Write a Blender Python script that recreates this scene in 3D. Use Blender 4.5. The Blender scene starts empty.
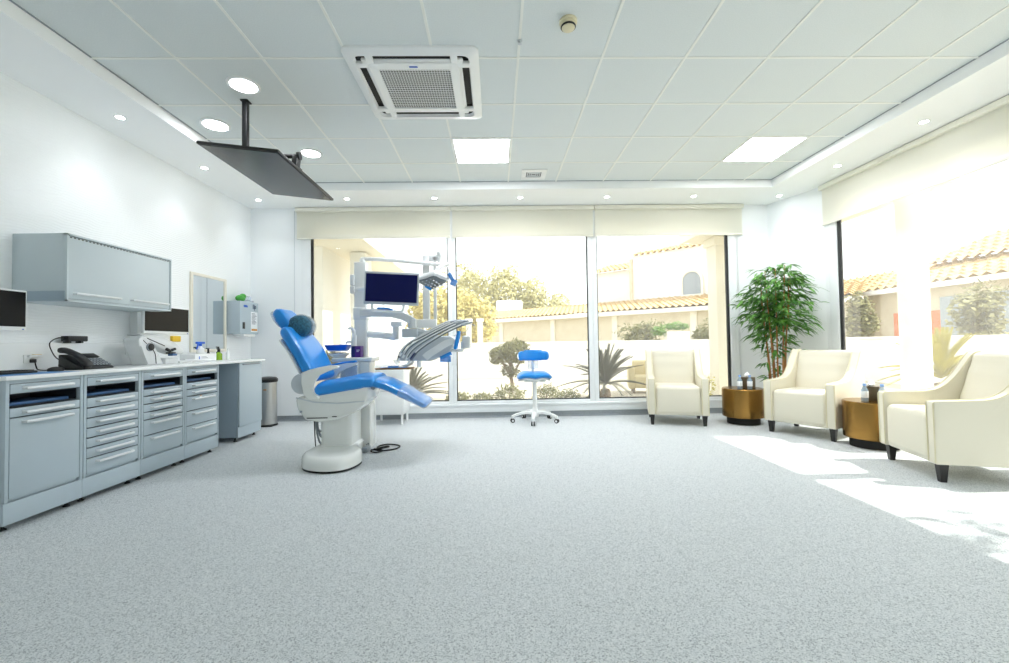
import bpy, bmesh, math, random
from mathutils import Vector, Matrix, noise
random.seed(11)
PI = math.pi
V = Vector
SC = bpy.context.scene
COL = SC.collection

# ------------------------------------------------------------------ materials
def lin(c):
    return tuple((x/12.92 if x <= .04045 else ((x+.055)/1.055)**2.4) for x in [v/255 for v in c])

def mat(name, rgb, rough=.5, metal=0, bump=None, vary=None, trans=0, emit=None, spec=.5, coat=0, alpha=None):
    """rgb is 0-255 sRGB; vary=(scale, second rgb); bump=(scale, strength)."""
    m = bpy.data.materials.new(name); m.use_nodes = True
    nt = m.node_tree; b = nt.nodes['Principled BSDF']
    b.inputs['Base Color'].default_value = (*lin(rgb), 1)
    b.inputs['Roughness'].default_value = rough
    b.inputs['Metallic'].default_value = metal
    b.inputs['Specular IOR Level'].default_value = spec
    b.inputs['Coat Weight'].default_value = coat
    if trans: b.inputs['Transmission Weight'].default_value = trans
    if alpha is not None: b.inputs['Alpha'].default_value = alpha
    if emit:
        b.inputs['Emission Color'].default_value = (*lin(emit[0]), 1); b.inputs['Emission Strength'].default_value = emit[1]
    tc = nt.nodes.new('ShaderNodeTexCoord')
    if vary:
        n = nt.nodes.new('ShaderNodeTexNoise'); n.inputs['Scale'].default_value = vary[0]; n.inputs['Detail'].default_value = 3
        nt.links.new(tc.outputs['Object'], n.inputs['Vector'])
        r = nt.nodes.new('ShaderNodeValToRGB'); r.color_ramp.elements[0].position = .35; r.color_ramp.elements[1].position = .65
        r.color_ramp.elements[0].color = (*lin(vary[1]), 1); r.color_ramp.elements[1].color = (*lin(rgb), 1)
        nt.links.new(n.outputs['Fac'], r.inputs['Fac']); nt.links.new(r.outputs['Color'], b.inputs['Base Color'])
    if bump:
        n = nt.nodes.new('ShaderNodeTexNoise'); n.inputs['Scale'].default_value = bump[0]; n.inputs['Detail'].default_value = 4
        nt.links.new(tc.outputs['Object'], n.inputs['Vector'])
        bp = nt.nodes.new('ShaderNodeBump'); bp.inputs['Strength'].default_value = bump[1]; bp.inputs['Distance'].default_value = .01
        nt.links.new(n.outputs['Fac'], bp.inputs['Height']); nt.links.new(bp.outputs['Normal'], b.inputs['Normal'])
    return m

def floor_mat():
    m = mat('speckled vinyl', (196, 202, 205), .48, spec=.1)
    nt = m.node_tree; b = nt.nodes['Principled BSDF']
    tc = nt.nodes.new('ShaderNodeTexCoord')
    v = nt.nodes.new('ShaderNodeTexVoronoi'); v.inputs['Scale'].default_value = 270
    nt.links.new(tc.outputs['Object'], v.inputs['Vector'])
    sep = nt.nodes.new('ShaderNodeSeparateColor'); nt.links.new(v.outputs['Color'], sep.inputs['Color'])
    r = nt.nodes.new('ShaderNodeValToRGB'); e = r.color_ramp.elements
    e[0].position = 0; e[0].color = (*lin((140, 147, 152)), 1)
    e[1].position = 1; e[1].color = (*lin((224, 227, 228)), 1)
    for p, c in ((.16, (172, 178, 182)), (.3, (198, 203, 206)), (.75, (211, 215, 217))):
        x = e.new(p); x.color = (*lin(c), 1)
    nt.links.new(sep.outputs[0], r.inputs['Fac'])
    nt.links.new(r.outputs['Color'], b.inputs['Base Color'])
    return m

def wallpaper_mat():
    m = mat('ribbed white wallpaper', (244, 247, 249), .55)
    nt = m.node_tree; b = nt.nodes['Principled BSDF']
    tc = nt.nodes.new('ShaderNodeTexCoord')
    w = nt.nodes.new('ShaderNodeTexWave'); w.wave_type = 'BANDS'; w.bands_direction = 'Z'
    w.inputs['Scale'].default_value = 15; w.inputs['Distortion'].default_value = 9; w.inputs['Detail'].default_value = 1
    w.inputs['Detail Scale'].default_value = .35
    nt.links.new(tc.outputs['Object'], w.inputs['Vector'])
    bp = nt.nodes.new('ShaderNodeBump'); bp.inputs['Strength'].default_value = .22; bp.inputs['Distance'].default_value = .006
    nt.links.new(w.outputs['Fac'], bp.inputs['Height']); nt.links.new(bp.outputs['Normal'], b.inputs['Normal'])
    return m

def glass_mat(veil=.065):
    m = bpy.data.materials.new('window glass'); m.use_nodes = True
    nt = m.node_tree; nt.nodes.clear()
    out = nt.nodes.new('ShaderNodeOutputMaterial')
    t = nt.nodes.new('ShaderNodeBsdfTransparent'); t.inputs['Color'].default_value = (.96, .97, .95, 1)
    d = nt.nodes.new('ShaderNodeBsdfTranslucent'); d.inputs['Color'].default_value = (.95, .93, .87, 1)
    g = nt.nodes.new('ShaderNodeBsdfGlossy'); g.inputs['Roughness'].default_value = .02
    lw = nt.nodes.new('ShaderNodeLayerWeight'); lw.inputs['Blend'].default_value = .5
    pw = nt.nodes.new('ShaderNodeMath'); pw.operation = 'POWER'; pw.inputs[1].default_value = 4.5; nt.links.new(lw.outputs['Facing'], pw.inputs[0])
    fr = nt.nodes.new('ShaderNodeMath'); fr.operation = 'MULTIPLY_ADD'; fr.inputs[1].default_value = .55; fr.inputs[2].default_value = .025; nt.links.new(pw.outputs[0], fr.inputs[0])
    a = nt.nodes.new('ShaderNodeMixShader'); a.inputs[0].default_value = veil  # translucent share puts a cream haze of bright light over the outdoor view
    nt.links.new(t.outputs[0], a.inputs[1]); nt.links.new(d.outputs[0], a.inputs[2])
    s = nt.nodes.new('ShaderNodeMixShader'); nt.links.new(fr.outputs[0], s.inputs[0])
    nt.links.new(a.outputs[0], s.inputs[1]); nt.links.new(g.outputs[0], s.inputs[2])
    nt.links.new(s.outputs[0], out.inputs['Surface'])
    return m

def film_mat(name, rgb, clear=.5, rough=.2):
    m = bpy.data.materials.new(name); m.use_nodes = True
    nt = m.node_tree; b = nt.nodes['Principled BSDF']; out = nt.nodes['Material Output']
    b.inputs['Base Color'].default_value = (*lin(rgb), 1); b.inputs['Roughness'].default_value = rough
    t = nt.nodes.new('ShaderNodeBsdfTransparent')
    mx = nt.nodes.new('ShaderNodeMixShader'); mx.inputs[0].default_value = 1-clear
    nt.links.new(t.outputs[0], mx.inputs[1]); nt.links.new(b.outputs[0], mx.inputs[2]); nt.links.new(mx.outputs[0], out.inputs['Surface'])
    return m

def cloth_mat(name, rgb, through=.35):
    m = bpy.data.materials.new(name); m.use_nodes = True
    nt = m.node_tree; b = nt.nodes['Principled BSDF']; out = nt.nodes['Material Output']
    b.inputs['Base Color'].default_value = (*lin(rgb), 1); b.inputs['Roughness'].default_value = .85
    t = nt.nodes.new('ShaderNodeBsdfTranslucent'); t.inputs['Color'].default_value = (*lin(rgb), 1)
    mx = nt.nodes.new('ShaderNodeMixShader'); mx.inputs[0].default_value = through
    nt.links.new(b.outputs[0], mx.inputs[1]); nt.links.new(t.outputs[0], mx.inputs[2]); nt.links.new(mx.outputs[0], out.inputs['Surface'])
    return m

M = dict(
    floor=floor_mat(), paper=wallpaper_mat(),
    cove=mat('speckled cove', (152, 158, 162), .5, vary=(170, (122, 129, 134))),
    wall=mat('white wall paint', (244, 247, 249), .6, bump=(60, .03)),
    tile=mat('ceiling tile', (222, 228, 229), .9, bump=(160, .15), vary=(140, (216, 223, 224))),
    tbar=mat('ceiling grid white', (236, 238, 234), .6),
    gypsum=mat('gypsum soffit', (247, 249, 250), .75),
    frame=mat('white window frame', (240, 243, 245), .35),
    gasket=mat('black gasket', (38, 40, 42), .5),
    glass=glass_mat(),
    blind=cloth_mat('cream blind cloth', (247, 246, 238), .5),
    blindbox=mat('cream blind box', (240, 238, 226), .5),
    handle=mat('satin light handle', (226, 230, 232), .35, .15),
    alu=mat('aluminium', (196, 200, 202), .35, .7),
    chrome=mat('chrome', (205, 208, 210), .15, 1),
    steelcab=mat('grey blue lacquered steel', (176, 190, 199), .42),
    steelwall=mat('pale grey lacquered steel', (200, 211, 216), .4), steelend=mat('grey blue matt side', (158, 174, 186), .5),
    dark=mat('black plastic', (22, 23, 25), .4),
    matt=mat('matt black', (14, 14, 15), .7),
    darkin=mat('dark drawer recess', (44, 50, 58), .6),
    matblue=mat('bright blue mat', (60, 132, 196), .5), bluelin=mat('blue tray liner', (62, 100, 146), .5),
    white=mat('white plastic', (238, 240, 240), .3),
    whitegl=mat('white gloss lacquer', (232, 234, 231), .18, coat=.4),
    offwhite=mat('off white plastic', (220, 223, 224), .35),
    ltgrey=mat('light grey plastic', (198, 204, 209), .4),
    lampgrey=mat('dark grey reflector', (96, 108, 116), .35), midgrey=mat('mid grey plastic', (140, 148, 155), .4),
    top=mat('white worktop', (240, 243, 244), .25),
    blue=mat('blue upholstery', (24, 138, 222), .36, bump=(300, .03), coat=.15),
    bluefilm=film_mat('blue barrier film', (70, 155, 235), .3),
    clearfilm=film_mat('clear barrier film', (205, 222, 238), .68, .12),
    teal=mat('teal towelling', (48, 112, 138), .7, bump=(90, .6), vary=(60, (28, 72, 92))),
    leather=mat('cream leather', (228, 222, 204), .42, bump=(220, .06)),
    piping=mat('cream piping', (220, 212, 180), .5),
    wood=mat('black stained wood', (24, 22, 22), .35),
    bronze=mat('brushed bronze', (152, 116, 62), .27, 1),
    tvglass=mat('dark television glass', (20, 23, 26), .2), screen=mat('black screen glass', (10, 11, 12), .3, spec=.25),
    bluescreen=mat('blue screen', (6, 12, 62), .35, emit=((6, 16, 84), .12), spec=.2),
    mirror=mat('mirror silver', (225, 230, 232), .02, 1),
    beech=mat('pale wood frame', (232, 227, 214), .5),
    steel=mat('brushed stainless', (190, 190, 188), .28, .9),
    emit=mat('lamp diffuser', (255, 255, 255), .5, emit=((248, 250, 255), 30)),
    emits=mat('downlight lens', (255, 255, 255), .5, emit=((248, 252, 255), 30)),
    red=mat('orange red', (214, 96, 40), .5),
    yellow=mat('yellow sponge', (236, 196, 60), .8),
    green=mat('green plastic', (66, 160, 60), .5),
    lime=mat('lime liquid', (132, 172, 40), .25),
    purple=mat('purple card', (82, 40, 130), .5),
    navy=mat('navy card', (28, 34, 100), .5),
    trayblue=mat('blue plastic tray', (24, 96, 210), .35),
    bluecap=mat('pale blue cap', (140, 178, 235), .4),
    labelw=mat('white label', (236, 240, 244), .5),
    bottle=film_mat('clear bottle plastic', (170, 190, 205), .45, .1),
    paper_t=mat('white tissue', (250, 250, 250), .8),
    boxbrown=mat('dark bronze leather box', (84, 72, 50), .45),
    ink=mat('dark ink', (40, 60, 90), .6), logo=mat('blue logo', (40, 96, 190), .5), amber=mat('amber print', (206, 140, 40), .5),
    tan=mat('bamboo cane', (186, 132, 74), .5, vary=(14, (150, 98, 52))),
    leaf=mat('bamboo leaf', (112, 166, 70), .45, vary=(14, (44, 98, 36))),
    pot=mat('white ceramic pot', (226, 226, 222), .3),
    soil=mat('soil', (60, 48, 36), .9),
    # outdoors
    pave=mat('pale paving', (184, 176, 160), .9, vary=(.8, (172, 164, 146))),
    gravel=mat('gravel', (206, 196, 176), .95, bump=(30, .6), vary=(26, (180, 168, 146))),
    render=mat('cream render', (238, 232, 216), .9, bump=(14, .08)),
    renderw=mat('white render', (244, 242, 236), .9),
    stone=mat('beige stone', (222, 212, 188), .9, vary=(3, (212, 200, 174))),
    rooftile=mat('clay roof tile', (206, 180, 136), .9, vary=(5, (184, 152, 106))),
    sheet=mat('white sheet cladding', (236, 238, 236), .6),
    shrub=mat('olive leaf', (116, 116, 66), .8, vary=(3, (92, 92, 50))),
    darkleaf=mat('dark palm leaf', (70, 74, 52), .7, vary=(4, (50, 54, 38))),
    golden=mat('sunlit golden leaf', (212, 200, 132), .8, vary=(2, (188, 174, 104))),
    paleleaf=mat('pale sunlit leaf', (200, 194, 146), .85, vary=(1.5, (178, 172, 120))),  # distant leaf colours lightened to stand for sun shining through the leaves
    lime_leaf=mat('yellow green leaf', (176, 166, 48), .7, vary=(3, (140, 134, 40))),
    olive=mat('olive tree leaf', (150, 146, 98), .85, vary=(2, (124, 120, 76))), brightleaf=mat('fresh green leaf', (104, 148, 50), .7, vary=(4, (78, 124, 40))),
    bark=mat('bark', (120, 100, 78), .9), orange=mat('orange panel', (220, 120, 64), .7), greywin=mat('grey window pane', (150, 160, 168), .2),  # greywin is one flat grey for the distant window panes
    wicker=mat('beige wicker', (204, 190, 150), .8, bump=(80, .5)), gold=mat('brass instrument tray', (150, 104, 46), .4, .5),
)

# ------------------------------------------------------------------ mesh helpers
def crom(pts, n=6, closed=False):
    out = []; N = len(pts)
    P = [V(p) for p in pts]
    for i in range(N if closed else N-1):
        p0 = P[i-1] if closed or i > 0 else P[0]*2-P[1]
        p1 = P[i]; p2 = P[(i+1) % N]
        p3 = P[(i+2) % N] if closed or i+2 < N else P[-1]*2-P[-2]
        for k in range(n):
            t = k/n
            out.append(.5*((2*p1)+(p2-p0)*t+(2*p0-5*p1+4*p2-p3)*t*t+(3*p1-p0-3*p2+p3)*t**3))
    if not closed: out.append(P[-1])
    return out

class MB:
    def __init__(s): s.bm = bmesh.new()
    def _bev(s, vs, off, seg):
        es = {e for v in vs for e in v.link_edges}
        if off > 0: bmesh.ops.bevel(s.bm, geom=list(es), offset=off, segments=seg, profile=.5, affect='EDGES', clamp_overlap=True)
    def box(s, a, b, bev=0, seg=2, mx=None):
        a, b = V(a), V(b)
        m = Matrix.Translation((a+b)/2) @ Matrix.Diagonal((*[abs(x) for x in (b-a)], 1))
        if mx is not None: m = mx @ m
        r = bmesh.ops.create_cube(s.bm, size=1, matrix=m)
        s._bev(r['verts'], bev, seg); return s
    def loft(s, rings, cap=True, closed=False):
        R = [[s.bm.verts.new(p) for p in r] for r in rings]
        n = len(R[0])
        for i in range(len(R) if closed else len(R)-1):
            A, B = R[i], R[(i+1) % len(R)]
            for k in range(n):
                try: s.bm.faces.new((A[k], A[(k+1) % n], B[(k+1) % n], B[k]))
                except ValueError: pass
        if cap and not closed:
            s.bm.faces.new(R[0][::-1]); s.bm.faces.new(R[-1])
        return s
    def tube(s, path, r, n=8, closed=False):
        P = [V(p) for p in path]; N = len(P)
        rs = r if isinstance(r, (list, tuple)) else [r]*N
        rings = []; up = None
        for i in range(N):
            if closed: t = (P[(i+1) % N]-P[i-1])
            else: t = P[min(i+1, N-1)]-P[max(i-1, 0)]
            if t.length < 1e-9: t = V((0, 0, 1))
            t.normalize()
            if up is None:
                up = V((0, 0, 1)) if abs(t.z) < .9 else V((1, 0, 0))
            u = up-t*up.dot(t)
            if u.length < 1e-6: u = t.orthogonal()
            u.normalize(); up = u; w = t.cross(u)
            rings.append([P[i]+(u*math.cos(a)+w*math.sin(a))*rs[i] for a in [2*PI*k/n for k in range(n)]])
        return s.loft(rings, True, closed)
    def cyl(s, a, b, r, r2=None, n=20, bev=0):
        a, b = V(a), V(b); r2 = r if r2 is None else r2
        if bev:
            d = (b-a).normalized()*bev
            return s.tube([a, a+d*.3, a+d, b-d, b-d*.3, b], [r-bev, r-bev*.3, r, r2, r2-bev*.3, r2-bev], n)
        return s.tube([a, b], [r, r2], n)
    def lathe(s, prof, c=(0, 0, 0), n=32, mx=None):
        rings = []
        for r, z in prof:
            ring = [V((max(r, 1e-4)*math.cos(2*PI*k/n), max(r, 1e-4)*math.sin(2*PI*k/n), z)) for k in range(n)]
            if mx is not None: ring = [mx @ p for p in ring]
            rings.append([p+V(c) for p in ring])
        return s.loft(rings)
    def prism(s, poly, axis, lo, hi, bev=0, seg=2):
        def P(p, h): return {'x': V((h, p[0], p[1])), 'y': V((p[0], h, p[1])), 'z': V((p[0], p[1], h))}[axis]
        A = [s.bm.verts.new(P(p, lo)) for p in poly]; B = [s.bm.verts.new(P(p, hi)) for p in poly]
        n = len(poly)
        s.bm.faces.new(A); s.bm.faces.new(B[::-1])
        for k in range(n): s.bm.faces.new((A[(k+1) % n], A[k], B[k], B[(k+1) % n]))
        s._bev(A+B, bev, seg); return s
    def pad(s, path, hw, ht, across=(0, 1, 0), n=24, e=3.2, rnd=.03, bow=0):
        """cushion swept along path: half widths hw along `across`, half thicknesses ht, rounded ends."""
        P = [V(p) for p in path]; N = len(P); ac = V(across).normalized()
        hw = list(hw) if isinstance(hw, (list, tuple)) else [hw]*N
        ht = list(ht) if isinstance(ht, (list, tuple)) else [ht]*N
        st = []
        T = [(P[min(i+1, N-1)]-P[max(i-1, 0)]).normalized() for i in range(N)]
        for k in (4, 3, 2, 1):
            a = k*PI/8.6
            st.append((P[0]-T[0]*rnd*math.sin(a), T[0], hw[0]-rnd*(1-math.cos(a)), ht[0]*max(.12, math.cos(a))))
        for i in range(N): st.append((P[i], T[i], hw[i], ht[i]))
        for k in (1, 2, 3, 4):
            a = k*PI/8.6
            st.append((P[-1]+T[-1]*rnd*math.sin(a), T[-1], hw[-1]-rnd*(1-math.cos(a)), ht[-1]*max(.12, math.cos(a))))
        rings = []
        for c, t, w, h in st:
            nn = ac.cross(t).normalized(); ring = []
            for k in range(n):
                a = 2*PI*k/n; ca, sa = math.cos(a), math.sin(a)
                x = abs(ca)**(2/e)*(1 if ca >= 0 else -1); y = abs(sa)**(2/e)*(1 if sa >= 0 else -1)
                ring.append(c+ac*w*x+nn*(h*y+bow*(x*x)))
            rings.append(ring)
        return s.loft(rings)
    def ball(s, c, r, u=16, v=10, mx=None):
        r = r if isinstance(r, (tuple, list)) else (r, r, r)
        m = Matrix.Translation(c) @ (mx or Matrix()) @ Matrix.Diagonal((*r, 1))
        bmesh.ops.create_uvsphere(s.bm, u_segments=u, v_segments=v, radius=1, matrix=m); return s
    def face(s, pts):
        s.bm.faces.new([s.bm.verts.new(p) for p in pts]); return s
    def build(s, name, m, parent=None, local=False, ang=35, org=None, kind=None):
        bmesh.ops.recalc_face_normals(s.bm, faces=s.bm.faces) if not getattr(s, 'keep', False) else None
        me = bpy.data.meshes.new(name); s.bm.to_mesh(me); s.bm.free()
        me.materials.append(M[m] if isinstance(m, str) else m)
        o = bpy.data.objects.new(name, me); COL.objects.link(o)
        if parent is not None:
            o.parent = parent
            if not local: me.transform(wm(parent).inverted())
        elif not local:
            cs = [v.co for v in me.vertices]
            if org is None:
                org = V(((min(c.x for c in cs)+max(c.x for c in cs))/2, (min(c.y for c in cs)+max(c.y for c in cs))/2, min(c.z for c in cs)))
            me.transform(Matrix.Translation(-V(org))); o.location = org
        me.shade_smooth()
        me.set_sharp_from_angle(angle=math.radians(ang))
        if kind: o['kind'] = kind
        return o

def wm(o):
    m = o.matrix_basis.copy()
    return wm(o.parent) @ m if o.parent else m

def tag(o, label, cat, group=None):
    o['label'] = label; o['category'] = cat
    if group: o['group'] = group
    return o

def thing(name, label, cat, loc=(0, 0, 0), rz=0, group=None):
    o = bpy.data.objects.new(name, None); COL.objects.link(o); o.empty_display_size = .1
    o.location = loc; o.rotation_euler = (0, 0, rz)
    return tag(o, label, cat, group)

def dup(root, loc, rz=None, label=None, cat=None, group=None):
    r = root.copy(); COL.objects.link(r); r.location = loc
    if rz is not None: r.rotation_euler = (0, 0, rz)
    if label: r['label'] = label
    if group: r['group'] = group
    for ch in list(root.children):
        c = ch.copy(); COL.objects.link(c); c.parent = r
        for g in ch.children:
            d = g.copy(); COL.objects.link(d); d.parent = c
    return r

def struct(name, mb, m, **k): return mb.build(name, m, kind='structure', **k)
def structroot(name, loc=(0, 0, 0)):
    o = bpy.data.objects.new(name, None); COL.objects.link(o); o.location = loc; o['kind'] = 'structure'; return o

def rotm(loc, rz=0, ry=0, rx=0):
    return Matrix.Translation(loc) @ Matrix.Rotation(rz, 4, 'Z') @ Matrix.Rotation(ry, 4, 'Y') @ Matrix.Rotation(rx, 4, 'X')

# ------------------------------------------------------------------ room shell
XL, XR, YB, YF = -3.40, 4.20, 6.10, -1.60
ZC, ZS = 3.068, 2.97
TX0, TX1, TY1, TY0 = -2.785, 3.55, 5.39, -1.0
struct('floor', MB().box((XL-.1, YF-.1, -.12), (XR+.05, YB+.05, 0)), 'floor')
mb = MB(); mb.box((XL-.15, YF-.15, ZC), (XR+.25, YB+.25, ZC+.12)); struct('ceiling', mb, 'tile')
mb = MB()
mb.box((XL, YF, ZS), (TX0, YB, ZC)); mb.box((TX1, YF, ZS), (XR, YB, ZC))
mb.box((TX0, TY1, ZS), (TX1, YB, ZC)); mb.box((TX0, YF, ZS), (TX1, TY0, ZC))
struct('trim_1', mb, 'gypsum')
mb = MB()
for i in range(-4, 6):
    x = .192+.6*i; mb.box((x-.009, TY0, ZC-.005), (x+.009, TY1, ZC+.002))
for k in range(-6, 4):
    y = 3.028+.6*k; mb.box((TX0, y-.009, ZC-.0045), (TX1, y+.009, ZC+.002))
struct('trim_2', mb, 'tbar')
# grey strips standing in for the shadow line round the tray edge
mb = MB()
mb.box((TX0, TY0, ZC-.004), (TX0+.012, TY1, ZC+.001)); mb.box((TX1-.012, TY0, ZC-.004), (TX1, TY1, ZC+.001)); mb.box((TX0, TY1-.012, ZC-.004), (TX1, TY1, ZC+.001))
struct('shadow_strip', mb, 'midgrey')

struct('wall_left', MB().box((XL-.15, YF, 0), (XL, YB+.25, ZC)), 'paper')
struct('wall_rear', MB().box((XL-.15, YF-.15, 0), (XR+.25, YF, ZC)), 'wall')
WX0, WX1, WZ0, WZ1 = -2.70, 3.47, .19, 2.72          # back opening
mb = MB(); yb0, yb1 = YB, YB+.25
mb.box((XL, yb0, 0), (WX0, yb1, ZC)); mb.box((WX1, yb0, 0), (XR+.25, yb1, ZC))
mb.box((WX0, yb0, 0), (WX1, yb1, WZ0)); mb.box((WX0, yb0, WZ1), (WX1, yb1, ZC))
struct('wall_back', mb, 'wall')
RY0, RY1 = -1.3, 5.33                                   # right opening, extended out of view to let in more daylight
mb = MB()
mb.box((XR, YF, 0), (XR+.12, RY0, ZC)); mb.box((XR, RY1, 0), (XR+.12, yb0, ZC))
mb.box((XR, RY0, 0), (XR+.12, RY1, WZ0)); mb.box((XR, RY0, WZ1), (XR+.12, RY1, ZC))
struct('wall_right', mb, 'wall')
mb = MB(); mb.prism([(3.94, YB), (XR, 5.38), (XR, YB)], 'z', 0, ZC); struct('wall_corner', mb, 'wall')
# raised white upstand and grey coved skirting
mb = MB(); mb.box((WX0-.05, YB-.012, .075), (WX1+.05, YB+.01, .165), .003); mb.box((WX0-.03, YB-.03, .165), (WX1+.03, YB+.06, .195), .006)
struct('trim_4', mb, 'frame')
mb = MB(); mb.box((XR-.012, RY0-.05, .075), (XR+.01, RY1+.05, .165), .003); mb.box((XR-.03, RY0-.03, .165), (XR+.06, RY1+.03, .195), .006)
struct('trim_5', mb, 'frame')
cp = [(0, 0), (.03, 0), (.014, .012), (.008, .03), (.008, .075), (0, .075)]
struct('baseboard_back', MB().prism([(YB-p, z) for p, z in cp], 'x', XL, 3.94), 'cove')
struct('baseboard_left', MB().prism([(XL+p, z) for p, z in cp], 'y', YF, YB), 'cove')
struct('baseboard_right', MB().prism([(XR-p, z) for p, z in cp], 'y', YF, 5.38), 'cove')

# windows
def window(idx, axis, plane, a0, a1, jl, jr, z0, z1, depth=.07, gl=.012, gr=.012):
    """one glazed panel: its own frame, black gasket and pane; jl/jr are the frame widths at its two sides."""
    def B(mb, u0, u1, d0, d1, za, zb, bev=0):
        if axis == 'y': mb.box((u0, plane+d0, za), (u1, plane+d1, zb), bev)
        else: mb.box((plane+d0, u0, za), (plane+d1, u1, zb), bev)
    root = structroot('window_%d' % idx, ((a0+a1)/2, plane, z0) if axis == 'y' else (plane, (a0+a1)/2, z0))
    f = MB()
    B(f, a0-jl, a0, 0, depth, z0-.05, z1+.06, .004); B(f, a1, a1+jr, 0, depth, z0-.05, z1+.06, .004)
    B(f, a0, a1, 0, depth, z0-.05, z0, .004); B(f, a0, a1, 0, depth, z1, z1+.06, .004)
    f.build('window_frame', 'frame', root)
    g = MB(); d0, d1 = .018, .05
    B(g, a0, a0+gl, d0, d1, z0, z1); B(g, a1-gr, a1, d0, d1, z0, z1); B(g, a0, a1, d0, d1, z0, z0+.014); B(g, a0, a1, d0, d1, z1-.012, z1)
    g.build('gasket', 'gasket', root)
    p = MB(); B(p, a0, a1, .034, .036, z0, z1); p.build('pane', 'glass', root)
gz0, gz1 = .232, 2.70
window(1, 'y', YB, -2.575, -.658, .145, .056, gz0, gz1, gl=.03)
window(2, 'y', YB, -.546, 1.328, 0.056, .0645, gz0, gz1)
window(3, 'y', YB, 1.457, 3.358, .063, .143, gz0, gz1, gr=.035)
window(4, 'x', XR, 3.277, 5.20, .055, .13, gz0, gz1, gr=.035)
window(5, 'x', XR, 1.30, 3.166, .055, .055, gz0, gz1)
window(6, 'x', XR, -.56, 1.19, .055, .055, gz0, gz1)  # unseen panel, lengthened toward the rear for extra daylight
window(7, 'x', XR, -1.24, -.67, .06, .055, gz0, gz1)  # unseen panel, added so more daylight reaches the near floor

# roller blinds
def blind(axis, plane, a0, a1, zb, zt, label):
    def bx(u0, u1, d0, d1, za, zb_, bev=0):
        mb = MB()
        if axis == 'y': mb.box((u0, plane-d1, za), (u1, plane-d0, zb_), bev)
        else: mb.box((plane-d1, u0, za), (plane-d0, u1, zb_), bev)
        return mb
    r = thing('roller_blind', label, 'blind', ((a0+a1)/2, plane, zb) if axis == 'y' else (plane, (a0+a1)/2, zb))
    bx(a0, a1, .0, .075, zt-.055, zt, .008).build('cassette', 'blindbox', r)
    bx(a0+.012, a1-.012, .030, .033, zb, zt-.02).build('fabric', 'blind', r)
    b = bx(a0+.012, a1-.012, .022, .042, zb-.018, zb+.012, .006); b.build('bottom_bar', 'blindbox', r)
blind('y', YB, -2.76, -.602, 2.545, 2.962, 'cream roller blind over the window behind the dental unit')
blind('y', YB, -.594, 1.420, 2.545, 2.962, 'cream roller blind over the middle window behind the stool')
blind('y', YB, 1.428, 3.56, 2.545, 2.962, 'cream roller blind over the window behind the lone armchair')
blind('x', XR, -1.4, 5.37, 2.475, 2.962, 'long cream roller blind on the side window above the two angled armchairs')
# bead chain and side cord of the outer blind
tag(MB().tube([(-2.785, YB-.02, 2.93), (-2.785, YB-.02, 1.0)], .004, 6).build('blind_chain', 'ltgrey'), 'thin white blind chain hanging beside the window near the dental unit', 'chain')

# ------------------------------------------------------------------ ceiling fittings
def square_light(x, y, label):
    r = thing('ceiling_light', label, 'light', (x, y, ZC))
    f = MB(); s, t = .298, .274
    for a, b in (((-s, -s), (s, -t)), ((-s, t), (s, s)), ((-s, -t), (-t, t)), ((t, -t), (s, t))):
        f.box((x+a[0], y+a[1], ZC-.009), (x+b[0], y+b[1], ZC), .002)
    f.build('frame', 'white', r)
    MB().box((x-t, y-t, ZC-.006), (x+t, y+t, ZC-.001)).build('diffuser', 'emit', r)
square_light(-.108, 4.528, 'square white panel light in the ceiling beside the small vent')
square_light(2.892, 4.528, 'square white panel light in the ceiling toward the side window')
def round_light(x, y, R, label):
    r = thing('ceiling_light', label, 'light', (x, y, ZC))
    MB().lathe([(R-.012, -.001), (R-.012, -.010), (R+.004, -.012), (R+.012, -.004), (R+.012, 0)], (x, y, ZC), 40).build('trim_ring', 'white', r)
    MB().lathe([(R-.011, -.002), (R-.011, -.009), (0, -.011)], (x, y, ZC), 40).build('diffuser', 'emit', r)
round_light(-1.92, 3.345, .106, 'round white ceiling light just in front of the television pole')
round_light(-2.52, 3.95, .110, 'round white ceiling light closest to the left wall soffit'.replace(' left', ' wallpapered'))
round_light(-1.91, 4.548, .102, 'round white ceiling light beyond the hanging television')
def downlight(x, y, label):
    r = thing('downlight', label, 'downlight', (x, y, ZS))
    MB().lathe([(.030, 0), (.030, -.004), (.040, -.006), (.046, -.002), (.046, 0)], (x, y, ZS), 24).build('trim_ring', 'white', r)
    MB().lathe([(.030, -.001), (.029, -.004), (0, -.005)], (x, y, ZS), 24).build('lens', 'emits', r)
    l = bpy.data.lights.new('downlight_beam', 'SPOT'); l.energy = 5.5; l.spot_size = math.radians(95); l.spot_blend = .7; l.shadow_soft_size = .03; l.color = (.95, .98, 1)
    lo = bpy.data.objects.new('downlight_beam', l); COL.objects.link(lo); lo.location = (x, y, ZS-.02)
for x, y, t in ((-3.1, 3.63, 'small round downlight in the soffit over the long steel worktop'), (-3.1, 4.675, 'small round downlight in the soffit above the mirror end of the worktop'),
                (-3.09, 5.72, 'small round downlight in the soffit corner above the paper dispenser'),
                (-1.93, 5.705, 'small round downlight above the blind behind the television'), (-.78, 5.705, 'small round downlight above the joint of the blinds behind the dental lamp'),
                (.36, 5.705, 'small round downlight above the middle blind and the stool'), (1.52, 5.705, 'small round downlight above the joint beside the lone armchair blind'),
                (2.69, 5.705, 'small round downlight above the lone armchair blind near its end'), (3.86, 5.71, 'small round downlight in the soffit corner above the bamboo plant'),
                (3.87, 4.73, 'small round downlight in the soffit over the armchair by the bamboo'), (3.88, 3.76, 'small round downlight in the soffit over the big blind near the frame edge')):
    downlight(x, y, t)

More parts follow.
